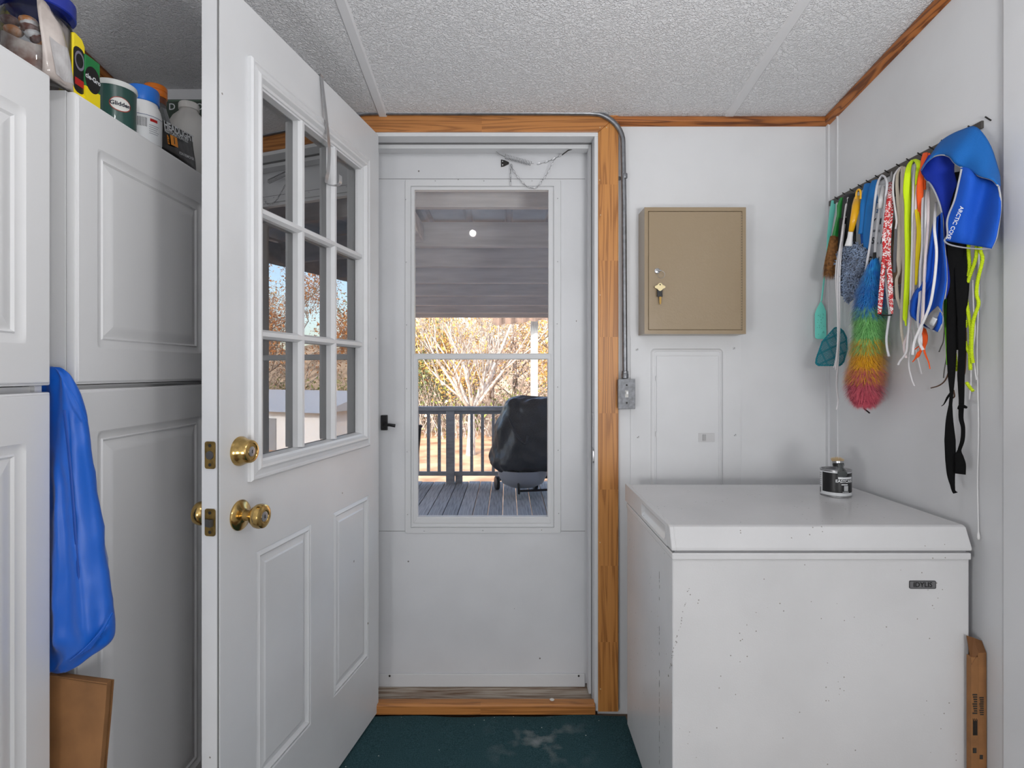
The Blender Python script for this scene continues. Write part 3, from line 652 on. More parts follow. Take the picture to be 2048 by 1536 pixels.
# brush lying across the can, bristles up toward the wall
bp0 = cp+Vector((.004, 0, .080)); brs = thing('stubby_paintbrush', bp0, 'stubby clear-handled paintbrush with tan bristles lying on the paint can', 'paintbrush')
bc = cp+Vector((.006, -.004, .082))
MB().lathe([(.006, -.044), (.0125, -.042), (.0135, -.034), (.009, -.020), (.0085, -.010), (.0095, .0)], bc+Vector((0, -.008, .010)), 20, Vector((.3, .80, .48))).build('handle', mat('smoky_clear_plastic', (72, 76, 76), .15, coat=.5), brs, smooth=True)
MB().lathe([(.009, 0), (.0150, .001), (.0155, .008), (.0148, .010)], bc+Vector((0, .0, .005)), 20, Vector((0, .2, .98))).build('collar', M_black, brs, smooth=True)
MB().lathe([(.0150, .010), (.0155, .016)], bc+Vector((0, 0, .005)), 20, Vector((0, .2, .98))).build('ferrule', M_steel, brs, smooth=True)
bb = MB()
for k in range(420):
    a = rr.uniform(0, 6.283); q = math.sqrt(rr.random())*.0145; x, y = q*math.cos(a), q*math.sin(a); b0 = bc+Vector((x, y+.004, .019)); L_ = .016-(q/.0145)**2*.006+rr.uniform(-.002, .001)
    tpt = b0+Vector((x*.35, y*.35+.003, L_)); s_ = .0005; bb.add([b0+Vector((-s_, 0, 0)), b0+Vector((s_, 0, 0)), b0+Vector((0, s_, 0)), tpt], [(0, 1, 3), (1, 2, 3), (2, 0, 3)])
bb.build('bristles', mat('tan_bristle', (202, 178, 138), .8), brs)['kind'] = 'stuff'

# furnace filter box between freezer and wall
fb = thing('furnace_filter_box', (1.12, 1.36, 0), 'brown cardboard filter box standing between the freezer and right wall', 'cardboard box')
M_box = mat('filter_carton', (150, 104, 62), .7, var=.12, vscale=20); M_ink = mat('carton_ink', (44, 42, 38), .7)
MB().prism([(1.1195, 0), (1.1415, 0), (1.1395, .555), (1.1185, .555)], .30, lambda u, v, h: Vector((u, 1.332+h, v))).build('carton', M_box, fb, bevel=.001)
MB().box((1.102, 1.330, .0), (1.1185, 1.345, .545)).build('side_flap', M_box, fb, bevel=.001)
MB().add([(1.102, 1.33, .527), (1.102, 1.345, .590), (1.1185, 1.33, .556), (1.1185, 1.345, .585), (1.139, 1.333, .555), (1.1385, 1.345, .577)], [(0, 2, 3, 1), (2, 4, 5, 3)]).build('top_flap', mat('carton_inside', (112, 74, 42), .8), fb, solid=.001)
TX = Fr((1.110, 1.3292, .12), (0, 0, 1), (-1, 0, 0), (0, -1, 0))
for s_, v_, zc, sz in (('20" x 20" x 1"', .0, .24, .012), ('x 20" x 1"', -.017, .20, .009)): text(s_, lambda x, y, h, v_=v_, zc=zc: Vector((1.110-v_*.9-y, 1.3290 if v_ == 0 else 1.3310, zc+x)), M_ink, sz, fb, bold=.02)
ik = MB()
for k in range(9):
    ik.box((1.104+.0012*(k % 4), 1.3290, .455-k*.0055), (1.115, 1.3298, .458-k*.0055)); ik.box((1.122+.001*(k % 3), 1.3310, .447-k*.005), (1.132, 1.3318, .4495-k*.005))
for k in range(8): ik.box((1.105+.0014*k, 1.3290, .36), (1.1056+.0014*k, 1.3298, .40-.003*(k % 3)))
ik.box((1.105, 1.3290, .318), (1.113, 1.3298, .330)); ik.box((1.123, 1.3310, .302), (1.130, 1.3318, .312))
ik.build('printed_marks', M_ink, fb)['kind'] = 'stuff'

# ================================================================== back wall fittings
# key cabinet
M_tan = mat('tan_enamel', (150, 132, 106), .28, bump=.15, bscale=150, coat=.25)
kx0, kx1, kz0, kz1, kyf = P(1289, 0, 1.913).x, P(1492, 0, 1.913).x, P(0, 668, 1.913).z, P(0, 414.5, 1.913).z, 1.913
kc = thing('key_cabinet', ((kx0+kx1)/2, 1.96, kz0), 'tan metal key cabinet mounted on the back wall above the breaker panel', 'key cabinet')
Tk = lambda u, v, h: Vector((u, kyf-h, v))
kb = MB(); paneled(kb, Tk, (kx0, kz0, kx1, kz1), [(kx0+.0125, kz0+.013, kx1-.0125, kz1-.013, [(0, 0), (.0005, -.006)], 0, True)], back=-.087); kb.build('case', M_tan, kc, bevel=.0012)
MB().box((kx0+.0145, kyf+.0045, kz0+.015), (kx1-.0165, kyf-.0005, kz1-.015)).build('door', M_tan, kc, bevel=.0012)
hn = MB().cyl((kx1-.0148, kyf+.001, kz0+.016), (kx1-.0148, kyf+.001, kz1-.016), .0022, n=8).build('piano_hinge', M_tan, kc, smooth=True)
kn = MB()
for i in range(44):
    z = kz0+.02+i*(kz1-kz0-.04)/43; kn.cyl((kx1-.0148, kyf+.001, z), (kx1-.0148, kyf+.001, z+.0012), .0026, n=8)
kn.build('knuckle_gaps', M_dark, hn)['kind'] = 'stuff'
lc = P(1314, 542, kyf)
lk = MB().lathe([(.0095, 0), (.009, .004), (.007, .005)], lc, 20, (0, -1, 0)).build('lock', M_steel, kc, smooth=True)
MB().box((lc.x-.003, lc.y-.011, lc.z-.0012), (lc.x+.012, lc.y-.005, lc.z+.002)).build('key_in_lock', M_steel, lk, bevel=.0006)
ks = thing('key_ring', lc+Vector((.007, -.012, -.08)), 'ring of keys with black fob hanging from the key cabinet lock', 'keys')
rc = lc+Vector((.011, -.012, -.014)); MB().tube([rc+Vector((.0125*math.cos(a/10*math.pi), 0, .0125*math.sin(a/10*math.pi))) for a in range(21)], .0006, 5).build('ring', M_steel, ks, smooth=True)
kk = P(1320, 574, kyf-.014)
def disc_poly(c, r, n=14): return [(c[0]+r*math.cos(2*math.pi*i/n), c[1]+r*math.sin(2*math.pi*i/n)) for i in range(n)]
kb = MB()
Tq = lambda u, v, h: Vector((kk.x+u, kk.y-h, kk.z+v))
star = [(.0155*(1+.18*math.cos(4*t))*math.cos(t)*1.0, .0115*(1+.18*math.cos(4*t))*math.sin(t)) for t in [2*math.pi*i/28 for i in range(28)]]
kb.prism(star, .0018, Tq); kb.build('key_bow', mat('pale_brass', (222, 205, 160), .3, .5), ks, smooth=True)
MB().prism([(-.0095, -.033), (.0085, -.033), (.0085, -.009), (-.0095, -.009)], .004, lambda u, v, h: Tq(u, v, h-.003)).build('key_fob', M_black, ks, bevel=.001)
MB().prism([(-.003, -.055), (.0, -.060), (.003, -.055), (.0035, -.033), (-.0035, -.033)], .0018, lambda u, v, h: Tq(u+.001, v, h-.001)).build('key_blade', mat('dull_brass', (150, 120, 66), .35, .8), ks)
MB().prism([(-.002, -.028), (.002, -.028), (.002, .0), (-.002, 0)], .001, lambda u, v, h: Tq(u-.006, v, h-.006)).build('key_blade', M_steel, ks)
MB().lathe([(.0025, 0), (.002, .0008)], Tq(0, .0075, .0018), 8, (0, -1, 0)).build('key_hole', M_dark, ks)

# breaker panel cover
bpn = thing('breaker_panel', P(1372, 968, 2.0), 'white painted breaker panel cover on the back wall above the freezer', 'breaker panel')
bx0, bx1, bz1 = P(1261, 0, 1.997).x, P(1482, 0, 1.997).x, P(0, 673, 1.997).z; bz0 = .55
Tp = lambda u, v, h: Vector((u, 1.997-h, v))
pb = MB(); hx0, hx1, hz1 = P(1301, 0, 1.997).x, P(1446, 0, 1.997).x, P(0, 697, 1.997).z
paneled(pb, Tp, (bx0, bz0, bx1, bz1), [(hx0, bz0+.03, hx1, hz1, [(0, 0), (.003, .0035), (.008, .006), (.0115, .0062), (.0125, .0048)], .016, True)], back=-.0025); pb.build('cover', M_wall, bpn, smooth=True)
dx0, dx1, dz1 = P(1313, 0, 1.99).x, P(1437, 0, 1.99).x, P(0, 712, 1.99).z
pdr = MB().box((dx0, 1.9915, bz0+.05), (dx1, 1.9885, dz1)).build('door', M_wall, bpn, bevel=.0008)
for py in (757, 868):
    z = P(0, py, 1.99).z; MB().cyl((dx0-.001, 1.9875, z-.009), (dx0-.001, 1.9875, z+.009), .0025, n=8).build('hinge', M_wall, bpn, smooth=True); MB().box((dx0, 1.9875, z-.008), (dx0+.006, 1.9884, z+.008)).build('hinge_leaf', M_wall, bpn)
ltc = MB().prism(rrect(P(1397, 0, 1.988).x, P(0, 884, 1.988).z, P(1429, 0, 1.988).x, P(0, 866, 1.988).z, .0015), .002, lambda u, v, h: Vector((u, 1.9885-h, v))).build('latch', mat('latch_grey', (196, 196, 197), .4), pdr)
MB().box(P(1405, 881, 1.986), P(1412, 869, 1.9835)).build('slider', mat('latch_dark', (165, 165, 166), .4), pdr)
for px, py in ((1274, 699), (1468, 697), (1276, 874), (1470, 870)):
    s_ = MB().lathe([(.0052, 0), (.0052, .001), (.0035, .0022)], P(px, py, 1.997), 14, (0, -1, 0)).build('screw', M_wall, bpn, smooth=True)
    p = P(px, py, 1.9945); MB().box((-.004, -.0006, 0), (.004, .0006, .0006), Fr(p, (.8, 0, .6), (-.6, 0, .8), (0, -1, 0))).build('screw_slot', M_dark, s_)

# conduit run with switch box
cn = thing('conduit', (.41, 1.98, 1.2), 'galvanised steel conduit running over the door frame and down to the switch', 'conduit')
yc = 1.974
pth = [P(560, 236, yc)+Vector((0, 0, -.0)), P(700, 232, yc), P(712, 230, yc), P(728, 226.5, yc), P(760, 225.5, yc), P(900, 226, yc), P(1100, 226, yc), P(1180, 226.5, yc)]
pth += [P(1190+56*math.sin(a), 226+.5+50*(1-math.cos(a))+8*math.sin(a), yc) for a in [math.pi/2*i/10 for i in range(1, 11)]]
pth += [P(1248, 400, yc), P(1249, 600, yc), P(1250, 744, yc)]
MB().tube(pth, .0088, 16).build('pipe', M_galv, cn, smooth=True)
MB().lathe([(.0095, 0), (.0125, .002), (.0125, .016), (.011, .018), (.0115, .020), (.011, .026), (.0095, .027)], P(1250, 757, yc), 20).build('connector', M_galv, cn, smooth=True)
st = P(1249, 352, yc); s_ = MB().lathe([(.0098, -.008), (.0105, -.006), (.0105, .006), (.0098, .008)], st, 16).build('strap', M_galv, cn, smooth=True)
MB().prism(rrect(-.028, -.007, -.008, .007, .003), .0012, lambda u, v, h: st+Vector((u, .024-h, v))).build('strap_ear', M_galv, cn)
MB().lathe([(.0035, 0), (.002, .0015)], st+Vector((-.020, .0225, 0)), 8, (0, -1, 0)).build('screw', M_dark, cn)
sw = thing('switch_box', P(1252, 818, 1.985), 'galvanised surface switch box at the end of the conduit beside the door frame', 'light switch')
sy = 1.955; sx0, sx1, sz0, sz1 = P(1237, 0, sy).x, P(1270, 0, sy).x, P(0, 818, sy).z, P(0, 758, sy).z
MB().box((sx0+.001, sy+.002, sz0+.001), (sx1-.001, 1.999, sz1-.001)).build('box', M_galv, sw, bevel=.004, segs=3)
MB().box((sx0-.001, sy, sz0), (sx1+.001, sy+.0025, sz1)).build('cover', mat('galvanised_cover', (132, 134, 138), .5, .5, var=.2, vscale=70), sw, bevel=.0018)
cxs, czs = (sx0+sx1)/2, (sz0+sz1)/2
MB().box((cxs-.0055, sy-.0008, czs-.012), (cxs+.0055, sy, czs+.012)).build('toggle_plate', mat('ivory', (196, 194, 190), .4), sw)
MB().box((cxs-.004, sy-.010, czs-.001), (cxs+.004, sy, czs+.009)).build('toggle', M_plw, sw, bevel=.001)
for s2 in (-1, 1): MB().lathe([(.0034, 0), (.002, .0014)], (cxs, sy, czs+s2*.031), 10, (0, -1, 0)).build('screw', M_dark, sw)

# casing at the near end of the right wall
tprism('trim_7', [(0, 0), (-.004, .004), (-.012, .006), (-.017, .016), (-.018, .09), (0, .09)], lambda u, v, h: Vector((RWX+u, 1.287-v, h)), 2.24, M_wall)
# thin white cord hanging on the right wall
wc = thing('white_pull_cord', RW(1956, 1075, .01), 'thin white cord with a small plastic end hanging near the right wall casing', 'cord')
MB().tube(smoothpts([RW(x, y, .008) for x, y in ((1958, 480), (1957, 600), (1954, 700), (1957, 850), (1955, 960), (1957, 1066))], 4), .0014, 6).build('cord', M_plw, wc, smooth=True)
MB().lathe([(.0015, .018), (.003, .012), (.0034, .004), (.002, 0)], RW(1957, 1079, .008), 10).build('cord_end', M_plw, wc, smooth=True)

# bulb of the bare ceiling fixture (out of frame, mirrored in the storm door glass)
lf = thing('ceiling_bulb', (-.25, .25, 2.25), 'bare round bulb in a white lampholder on the ceiling, mirrored in the storm door glass', 'lamp')
MB().lathe([(.055, .0), (.055, .012), (.03, .03), (.02, .045)], (-.25, .25, cz(.25)-.004), 28, (0, 0, -1)).build('lampholder', M_plw, lf, smooth=True)
MB().lathe([(.014, .045), (.014, .075), (.013, .09)], (-.25, .25, cz(.25)-.004), 20, (0, 0, -1)).build('socket', M_brass, lf, smooth=True)
# ================================================================== outdoors
GZ = -1.0
M_grnd = mat('leaf_litter', (214, 172, 134), .9, c2=(150, 110, 78), vscale=1.6, detail=8, bump=.4, bscale=30)
gm = MB()
def gfn(u, v):
    x = -30+u*75; y = 6+v*50
    return Vector((x, y, GZ+.02*max(0, y-14)+.06*math.sin(x*.9)*math.sin(y*.7)))
gm.grid(gfn, 60, 50); struct(gm.build('ground', M_grnd, smooth='all'))
# deck with separate boards
DZ = -.10
dk = bpy.data.objects.new('porch_deck', None); COL.objects.link(dk); dk.location = (0, 4.4, DZ); WM[dk.name] = Vector((0, 4.4, DZ)); struct(dk)
M_dk = [mat('deck_board_%d' % i, c, .75, c2=c2, vscale=5, stretch=(14, .8, 1), bump=.4, bscale=40) for i, (c, c2) in enumerate((((172, 169, 166), (134, 132, 130)), ((162, 160, 158), (124, 122, 121)), ((180, 176, 172), (142, 139, 136))))]
bx = -2.4; k = 0
while bx < 1.6:
    MB().box((bx+.003, 2.18, DZ-.03), (bx+.134, 6.72+.01*math.sin(k*2.3), DZ+.002*math.sin(k))).build('deck_board', M_dk[k % 3], dk, bevel=.003); bx += .1385; k += 1
# railing
M_rail = mat('grey_deck_paint', (164, 166, 168), .6, var=.12, vscale=9, stretch=(1, 1, 4), bump=.2, bscale=60)
rl = thing('porch_railing', (-.6, 6.62, DZ), 'grey painted wooden railing with square balusters at the edge of the deck', 'railing')
RYD = 6.62
def rx(px): return (px-CX)*RYD/F
def rz(py): return CZ+(CY-py)*RYD/F
MB().box((-3, RYD-.06, rz(821)), (1.7, RYD+.06, rz(813))).build('top_rail', M_rail, rl, bevel=.004)
MB().box((-3, RYD-.02, rz(828)), (1.7, RYD+.02, rz(821))).build('under_rail', M_rail, rl)
MB().box((-3, RYD-.02, rz(951)), (1.7, RYD+.02, rz(943))).build('bottom_rail', M_rail, rl)
for x in (-2.3, rx(901), 1.25): MB().box((x-.048, RYD-.048, DZ-.1), (x+.048, RYD+.048, rz(821))).build('post', M_rail, rl, bevel=.003)
MB().box((rx(911), RYD-.02, DZ), (rx(925), RYD+.02, rz(950))).build('rail_block', M_rail, rl)
bxs = [857+21.6*i for i in range(-14, 12)]
bal = None
for i in bxs:
    x = rx(i)
    if abs(x-rx(901)) < .07 or abs(x-1.25) < .07 or x < -2.2: continue
    if bal is None: bal = MB().box((x-.0175, RYD-.018, rz(945)), (x+.0175, RYD+.018, rz(827))).build('baluster', M_rail, rl); b0 = x
    else: o = bal.copy(); COL.objects.link(o); o.location = bal.location+Vector((x-b0, 0, 0))
# porch roof: joists across, ribbed metal above
pr_ = bpy.data.objects.new('porch_roof', None); COL.objects.link(pr_); pr_.location = (0, 4.4, 2.0); WM[pr_.name] = Vector((0, 4.4, 2.0)); struct(pr_)
M_bm = mat('painted_joist', (226, 222, 220), .7, var=.1, vscale=4, stretch=(.6, 3, 6), bump=.2, bscale=40)
M_rf = mat('galvalume_roof', (232, 233, 236), .45, .1, var=.08, vscale=6)
bs = [(2.50, 328), (3.23, 249), (3.79, 209), (4.42, 176), (5.08, 150.5), (5.72, 131.3), (6.36, 116), (6.84, 107)]
XR = 1.15
for i, (y, h) in enumerate(bs):
    z = CZ+h*y/F; MB().box((-2.6, y, z), (XR, y+.042, z+(.142 if i else .12))).build('joist', M_bm, pr_, bevel=.003)
def rzz(y):
    for (y0, h0), (y1, h1) in zip(bs, bs[1:]):
        if y <= y1 or y1 == bs[-1][0]: t = (y-y0)/(y1-y0); return CZ+(h0*y0/F)*(1-t)+(h1*y1/F)*t+.155
    return 2.1
prof = []
x = -2.7
while x < XR+.15:
    prof += [(x, .0), (x+.17, .0), (x+.182, .018), (x+.206, .018), (x+.218, .0)]; x += .2285
rm = MB(); rows = []
for y in (2.17, 3.2, 4.4, 5.7, 7.1): rows.append([Vector((a, y, rzz(y)+b)) for a, b in prof])
rm.rings(rows, cap=False, closed=False); rm.build('metal_sheet', M_rf, pr_, solid=.002)
MB().box((P(831, 0, 3.15).x-.06, 2.55, 1.958), (P(846, 0, 3.15).x, 3.20, 2.06)).build('blocking', M_bm, pr_, bevel=.012)
MB().box((XR-.03, 2.17, 1.93), (XR, 6.9, 2.07)).build('fascia', M_bm, pr_)
MB().box((-2.6, 2.17, 1.93), (-2.57, 6.9, 2.07)).build('fascia', M_bm, pr_)
# neighbouring roof edge seen beyond the porch
nr = MB(); pf = []
for i in range(60): pf.append(-.25+i*.035)
rows = [[Vector((a, 9.72+.018*math.cos(j*1.05), P(0, 651, 9.7).z+dz+(.012*math.cos(j*1.05)+(a+.25)*.11 if dz == 0 else 0))) for j, a in enumerate(pf)] for dz in (0, .34)]
nr.rings(rows, cap=False, closed=False)
aw = thing('carport_awning', (.4, 10.05, GZ), 'brown corrugated awning on a pale post beyond the covered grill', 'awning')
nr.build('tin_sheet', mat('weathered_tin', (132, 108, 92), .6, var=.25, vscale=10), aw, solid=.006)
pp = MB().box((P(1061.5, 0, 10).x, 10, GZ), (P(1076, 0, 10).x, 10.1, 2.35)).build('post', mat('white_post', (190, 188, 180), .6, var=.18, vscale=8, stretch=(4, 4, 1)), aw, bevel=.004)

# covered grill
gl = thing('covered_grill', (.22, 6.0, DZ), 'barbecue grill on a wheeled frame under a wrinkled black cover on the deck', 'grill')
M_cov = mat('black_vinyl_cover', (44, 45, 49), .42, bump=.5, bscale=9, c2=(34, 35, 38), vscale=6)
GY = 6.0
gp_ = lambda px, py, d=GY: P(px, py, d)
# silhouette left x and right x by height
sil = [(794, 1035, 1135), (797, 1018, 1155), (806, 1006, 1170), (815, 1003, 1176), (826, 1000, 1182), (840, 995, 1184), (852, 990, 1188), (880, 987, 1190), (905, 983, 1192), (916, 979, 1192), (926, 982, 1190), (934, 993, 1180), (940, 1010, 1170)]
rg = []; n = 40
for i, (py, xl, xr) in enumerate(sil):
    z = gp_(0, py).z; a_, b_ = gp_(xl, 0).x, gp_(xr, 0).x; cx_ = (a_+b_)/2; hw = (b_-a_)/2; hd = .30*(hw/.55)
    r_ = []
    for k in range(n):
        t = 2*math.pi*k/n; ct, s_ = math.cos(t), math.sin(t)
        e = .62; x = math.copysign(abs(ct)**e, ct); y = math.copysign(abs(s_)**e, s_)
        w_ = (i/len(sil))
        f = 1+w_*(.05*math.sin(5*t+1.5*math.sin(i*.6))+.035*math.sin(11*t+i*.7))
        r_.append(Vector((cx_+hw*x*(1 if k in (0, n//2) else min(f, 1.04)), GY+hd*y*f, z+.015*math.sin(3*t+1)*w_+.012*math.sin(7*t))))
    rg.append(r_)
cv = MB().rings(rg); co = cv.build('cover', M_cov, gl, smooth='all', sub=1)
tx = bpy.data.textures.new('wrinkle', 'CLOUDS'); tx.noise_scale = .16; tx.noise_depth = 2
md = co.modifiers.new('d', 'DISPLACE'); md.texture = tx; md.strength = .07; md.mid_level = .5
co.modifiers['u'].levels = 2; co.modifiers['u'].render_levels = 2
MB().tube(smoothpts([gp_(1018, 836, 5.72), gp_(1032, 868, 5.68), gp_(1050, 888, 5.66), gp_(1056, 872, 5.68)], 5), .012, 6).build('cover_fold', M_cov, gl, smooth=True)
MB().lathe([(.02, 0), (.14, .01), (.22, .05), (.26, .13), (.27, .2)], (P(1045, 0, GY).x, GY, DZ+.085), 28).build('fire_bowl', mat('bowl_grey', (150, 150, 154), .4, .3), gl, smooth=True)
M_leg = mat('grill_frame', (34, 33, 33), .5, .4)
yf, yb = 5.78, 6.25
MB().cyl(P(1038, 995, yf), P(1036, 935, yf), .013, n=10).build('leg', M_leg, gl); MB().lathe([(.016, 0), (.016, .05)], P(1038, 998, yf)+Vector((0, 0, 0)), 10).build('leg_tip', M_steel, gl)
MB().cyl((P(1000, 0, yb).x, yb, DZ+.10), (P(1000, 0, yb).x, yb, .35), .013, n=10).build('leg', M_leg, gl)
MB().cyl((P(1180, 0, yf).x, yf, DZ), (P(1178, 0, yf).x, yf, .35), .013, n=10).build('leg', M_leg, gl)
MB().cyl((P(1176, 0, yb).x, yb, DZ), (P(1176, 0, yb).x, yb, .35), .013, n=10).build('leg', M_leg, gl)
MB().cyl(P(1040, 982, yf), P(1176, 976, yf), .012, n=10).build('lower_bar', M_leg, gl)
MB().cyl((P(1000, 0, yb).x, yb, DZ+.11), (P(1070, 0, yb).x, yb, DZ+.11), .008, n=8).build('axle', M_leg, gl)
MB().box(P(1073, 945, 6.1), P(1100, 955, 6.16)).build('tray_arm', M_leg, gl)
for px in (994, 1070): 
    c = Vector((P(px, 0, yb).x, yb, DZ+.078))
    MB().lathe([(.03, -.02), (.070, -.02), (.078, -.012), (.078, .012), (.070, .02), (.03, .02), (.028, .012), (.012, .012), (.012, -.012), (.028, -.012)], c, 24, (1, .25, 0)).build('wheel', M_black, gl, smooth=True)
pcx = thing('porch_chair', (-1.35, 6.1, DZ), 'dark porch chair, only its arm end showing at the window left edge', 'chair')
MB().box((-1.6, 5.85, .33), (-1.08, 6.35, .37)).build('seat', M_black, pcx, bevel=.01)
MB().box((-1.62, 5.84, .37), (-1.58, 6.36, .95)).build('backrest', M_black, pcx, bevel=.01)
for y in (5.83, 6.31):
    MB().box((-1.60, y, .58), (-.965, y+.06, .615)).build('arm', M_black, pcx, bevel=.012)
    MB().box((-1.60, y, DZ), (-1.56, y+.05, .58)).build('leg', M_black, pcx); MB().prism([(-1.02, .58), (-.975, .58), (-1.04, DZ), (-1.085, DZ)], .05, lambda u, v, h, y=y: Vector((u, y+h, v))).build('leg', M_black, pcx)

# white shed off to the right, seen only in the door glass
sh = thing('white_shed', (11.5, 13.5, GZ), 'white gabled shed across the yard, mirrored in the panes of the open door', 'shed')
M_sh = mat('white_siding', (236, 236, 236), .6)
MB().box((8.6, 12.5, GZ), (14.5, 16.5, .10)).build('walls', M_sh, sh)
MB().prism([(12.3, .10), (16.7, .10), (14.5, .62)], 6.3, lambda u, v, h: Vector((8.4+h, u, v))).build('roof', mat('pale_roof', (190, 192, 196), .6), sh)
MB().box((10.1, 12.44, GZ), (11.2, 12.5, -.1)).build('door', mat('shed_door', (150, 152, 156), .6), sh)

# ---------------- trees
LC = {k: mat('foliage_'+k, c, .8, c2=c2, vscale=2.2) for k, c, c2 in (('gold', (226, 188, 100), (196, 146, 66)), ('rust', (214, 156, 100), (176, 108, 66)), ('tan', (218, 196, 176), (180, 154, 136)), ('green', (150, 160, 84), (96, 116, 54)), ('ever', (112, 128, 84), (62, 80, 50)), ('pink', (206, 178, 170), (158, 128, 122)))}
M_bark = mat('pale_bark', (214, 204, 192), .85, c2=(136, 120, 106), vscale=9, stretch=(3, 3, 1))
M_bark2 = mat('grey_bark', (150, 136, 124), .85, c2=(96, 84, 76), vscale=7, stretch=(3, 3, 1))
def limbs(rnd, mb, p, d, L, r, dep, nodes, spread=.5, up=.12):
    segs = 3; pts = [p]; rs = [r]
    for i in range(segs):
        d = (d+Vector((rnd.gauss(0, .10), rnd.gauss(0, .10), rnd.gauss(0, .06)+up*.25))).normalized(); p = p+d*(L/segs); pts.append(p); rs.append(max(.0025, r*(1-.42*(i+1)/segs)))
    mb.tube(pts, rs, 6 if r > .02 else (4 if r > .008 else 3))
    nodes.append(p)
    if dep == 0: return
    nb = 3 if dep > 2 else 4
    for i in range(nb):
        k = rnd.choice((1, 2, 3)) if i else 3; q = pts[k]; a = rnd.uniform(0, 6.283)
        s_ = Vector((math.cos(a), math.sin(a), rnd.uniform(-.1, .5))); nd = (d+s_*spread*rnd.uniform(.6, 1.3)).normalized()
        limbs(rnd, mb, q, nd, L*rnd.uniform(.58, .78), rs[k]*(.72 if i else .85), dep-1, nodes, spread, up)
def leaves(rnd, nodes, n, rad, size, name, m, parent):
    nn = np.array([tuple(p) for p in nodes]); rs = np.random.RandomState(rnd.randint(0, 10**6))
    c = nn[rs.randint(0, len(nn), n)]+rs.normal(0, rad, (n, 3)); a = rs.normal(0, size, (n, 3)); b = rs.normal(0, size, (n, 3))
    v = np.stack([c, c+a, c+a*.5+b], 1).reshape(-1, 3); ctr = (v.min(0)+v.max(0))/2
    me = bpy.data.meshes.new(name); me.vertices.add(len(v)); me.vertices.foreach_set('co', (v-ctr).ravel()); me.loops.add(len(v)); me.loops.foreach_set('vertex_index', np.arange(len(v)))
    me.polygons.add(n); me.polygons.foreach_set('loop_start', np.arange(0, 3*n, 3)); me.polygons.foreach_set('loop_total', np.full(n, 3)); me.update(); me.validate()
    me.materials.append(m); o = bpy.data.objects.new(name, me); COL.objects.link(o); WM[o.name] = Vector(ctr); o.parent = parent; o.location = Vector(ctr)-WM[parent.name]; o['kind'] = 'stuff'; return o
# the near bare tree in the yard
rn = random.Random(11); tx0 = Vector(((941-CX)*14.6/F, 14.6, GZ))
nt_ = thing('bare_yard_tree', tx0, 'bare pale-barked young tree with upright branches in the yard behind the railing', 'tree')
tm = MB(); nodes = []
tm.tube([tx0, tx0+Vector((.02, 0, .5)), tx0+Vector((.03, 0, 1.15))], [.13, .10, .085], 8)
tm.build('trunk', M_bark, nt_, smooth=True)
tb = MB(); top = tx0+Vector((.03, 0, 1.1))
for i in range(9):
    a = i*2.399; h = rn.uniform(-.1, .55); sp_ = rn.uniform(.35, .95)
    limbs(rn, tb, top+Vector((0, 0, min(h, 0.02))), Vector((math.cos(a)*sp_, math.sin(a)*sp_, 1)).normalized(), rn.uniform(1.1, 1.5), .05, 4, nodes, .5, .3)
tb.build('branches', M_bark, nt_, smooth='all')['kind'] = 'stuff'
leaves(rn, nodes, 900, .12, .035, 'last_leaves', LC['gold'], nt_)
names = {'gold': 'golden', 'rust': 'rust-orange', 'tan': 'tan and nearly bare', 'green': 'yellow-green', 'ever': 'dark evergreen', 'pink': 'pinkish bare-twigged'}
spots = []; ORD = ['first', 'second', 'third', 'fourth', 'fifth', 'sixth', 'seventh', 'eighth', 'ninth', 'tenth', 'eleventh', 'twelfth', 'last']
rt = random.Random(5)
for row, (yy, step) in enumerate(((18.5, 1.9), (22, 2.4), (27, 3.2))):
    x = -.26*yy-1
    while x < .12*yy+1.5: spots.append((x+rt.uniform(-.5, .5), yy+rt.uniform(-1.2, 1.2), row)); x += step
spots += [(5+i*2.1+rt.uniform(-.6, .6), 22+rt.uniform(-2, 2)-i*.35, 3) for i in range(11)]
protos = {}
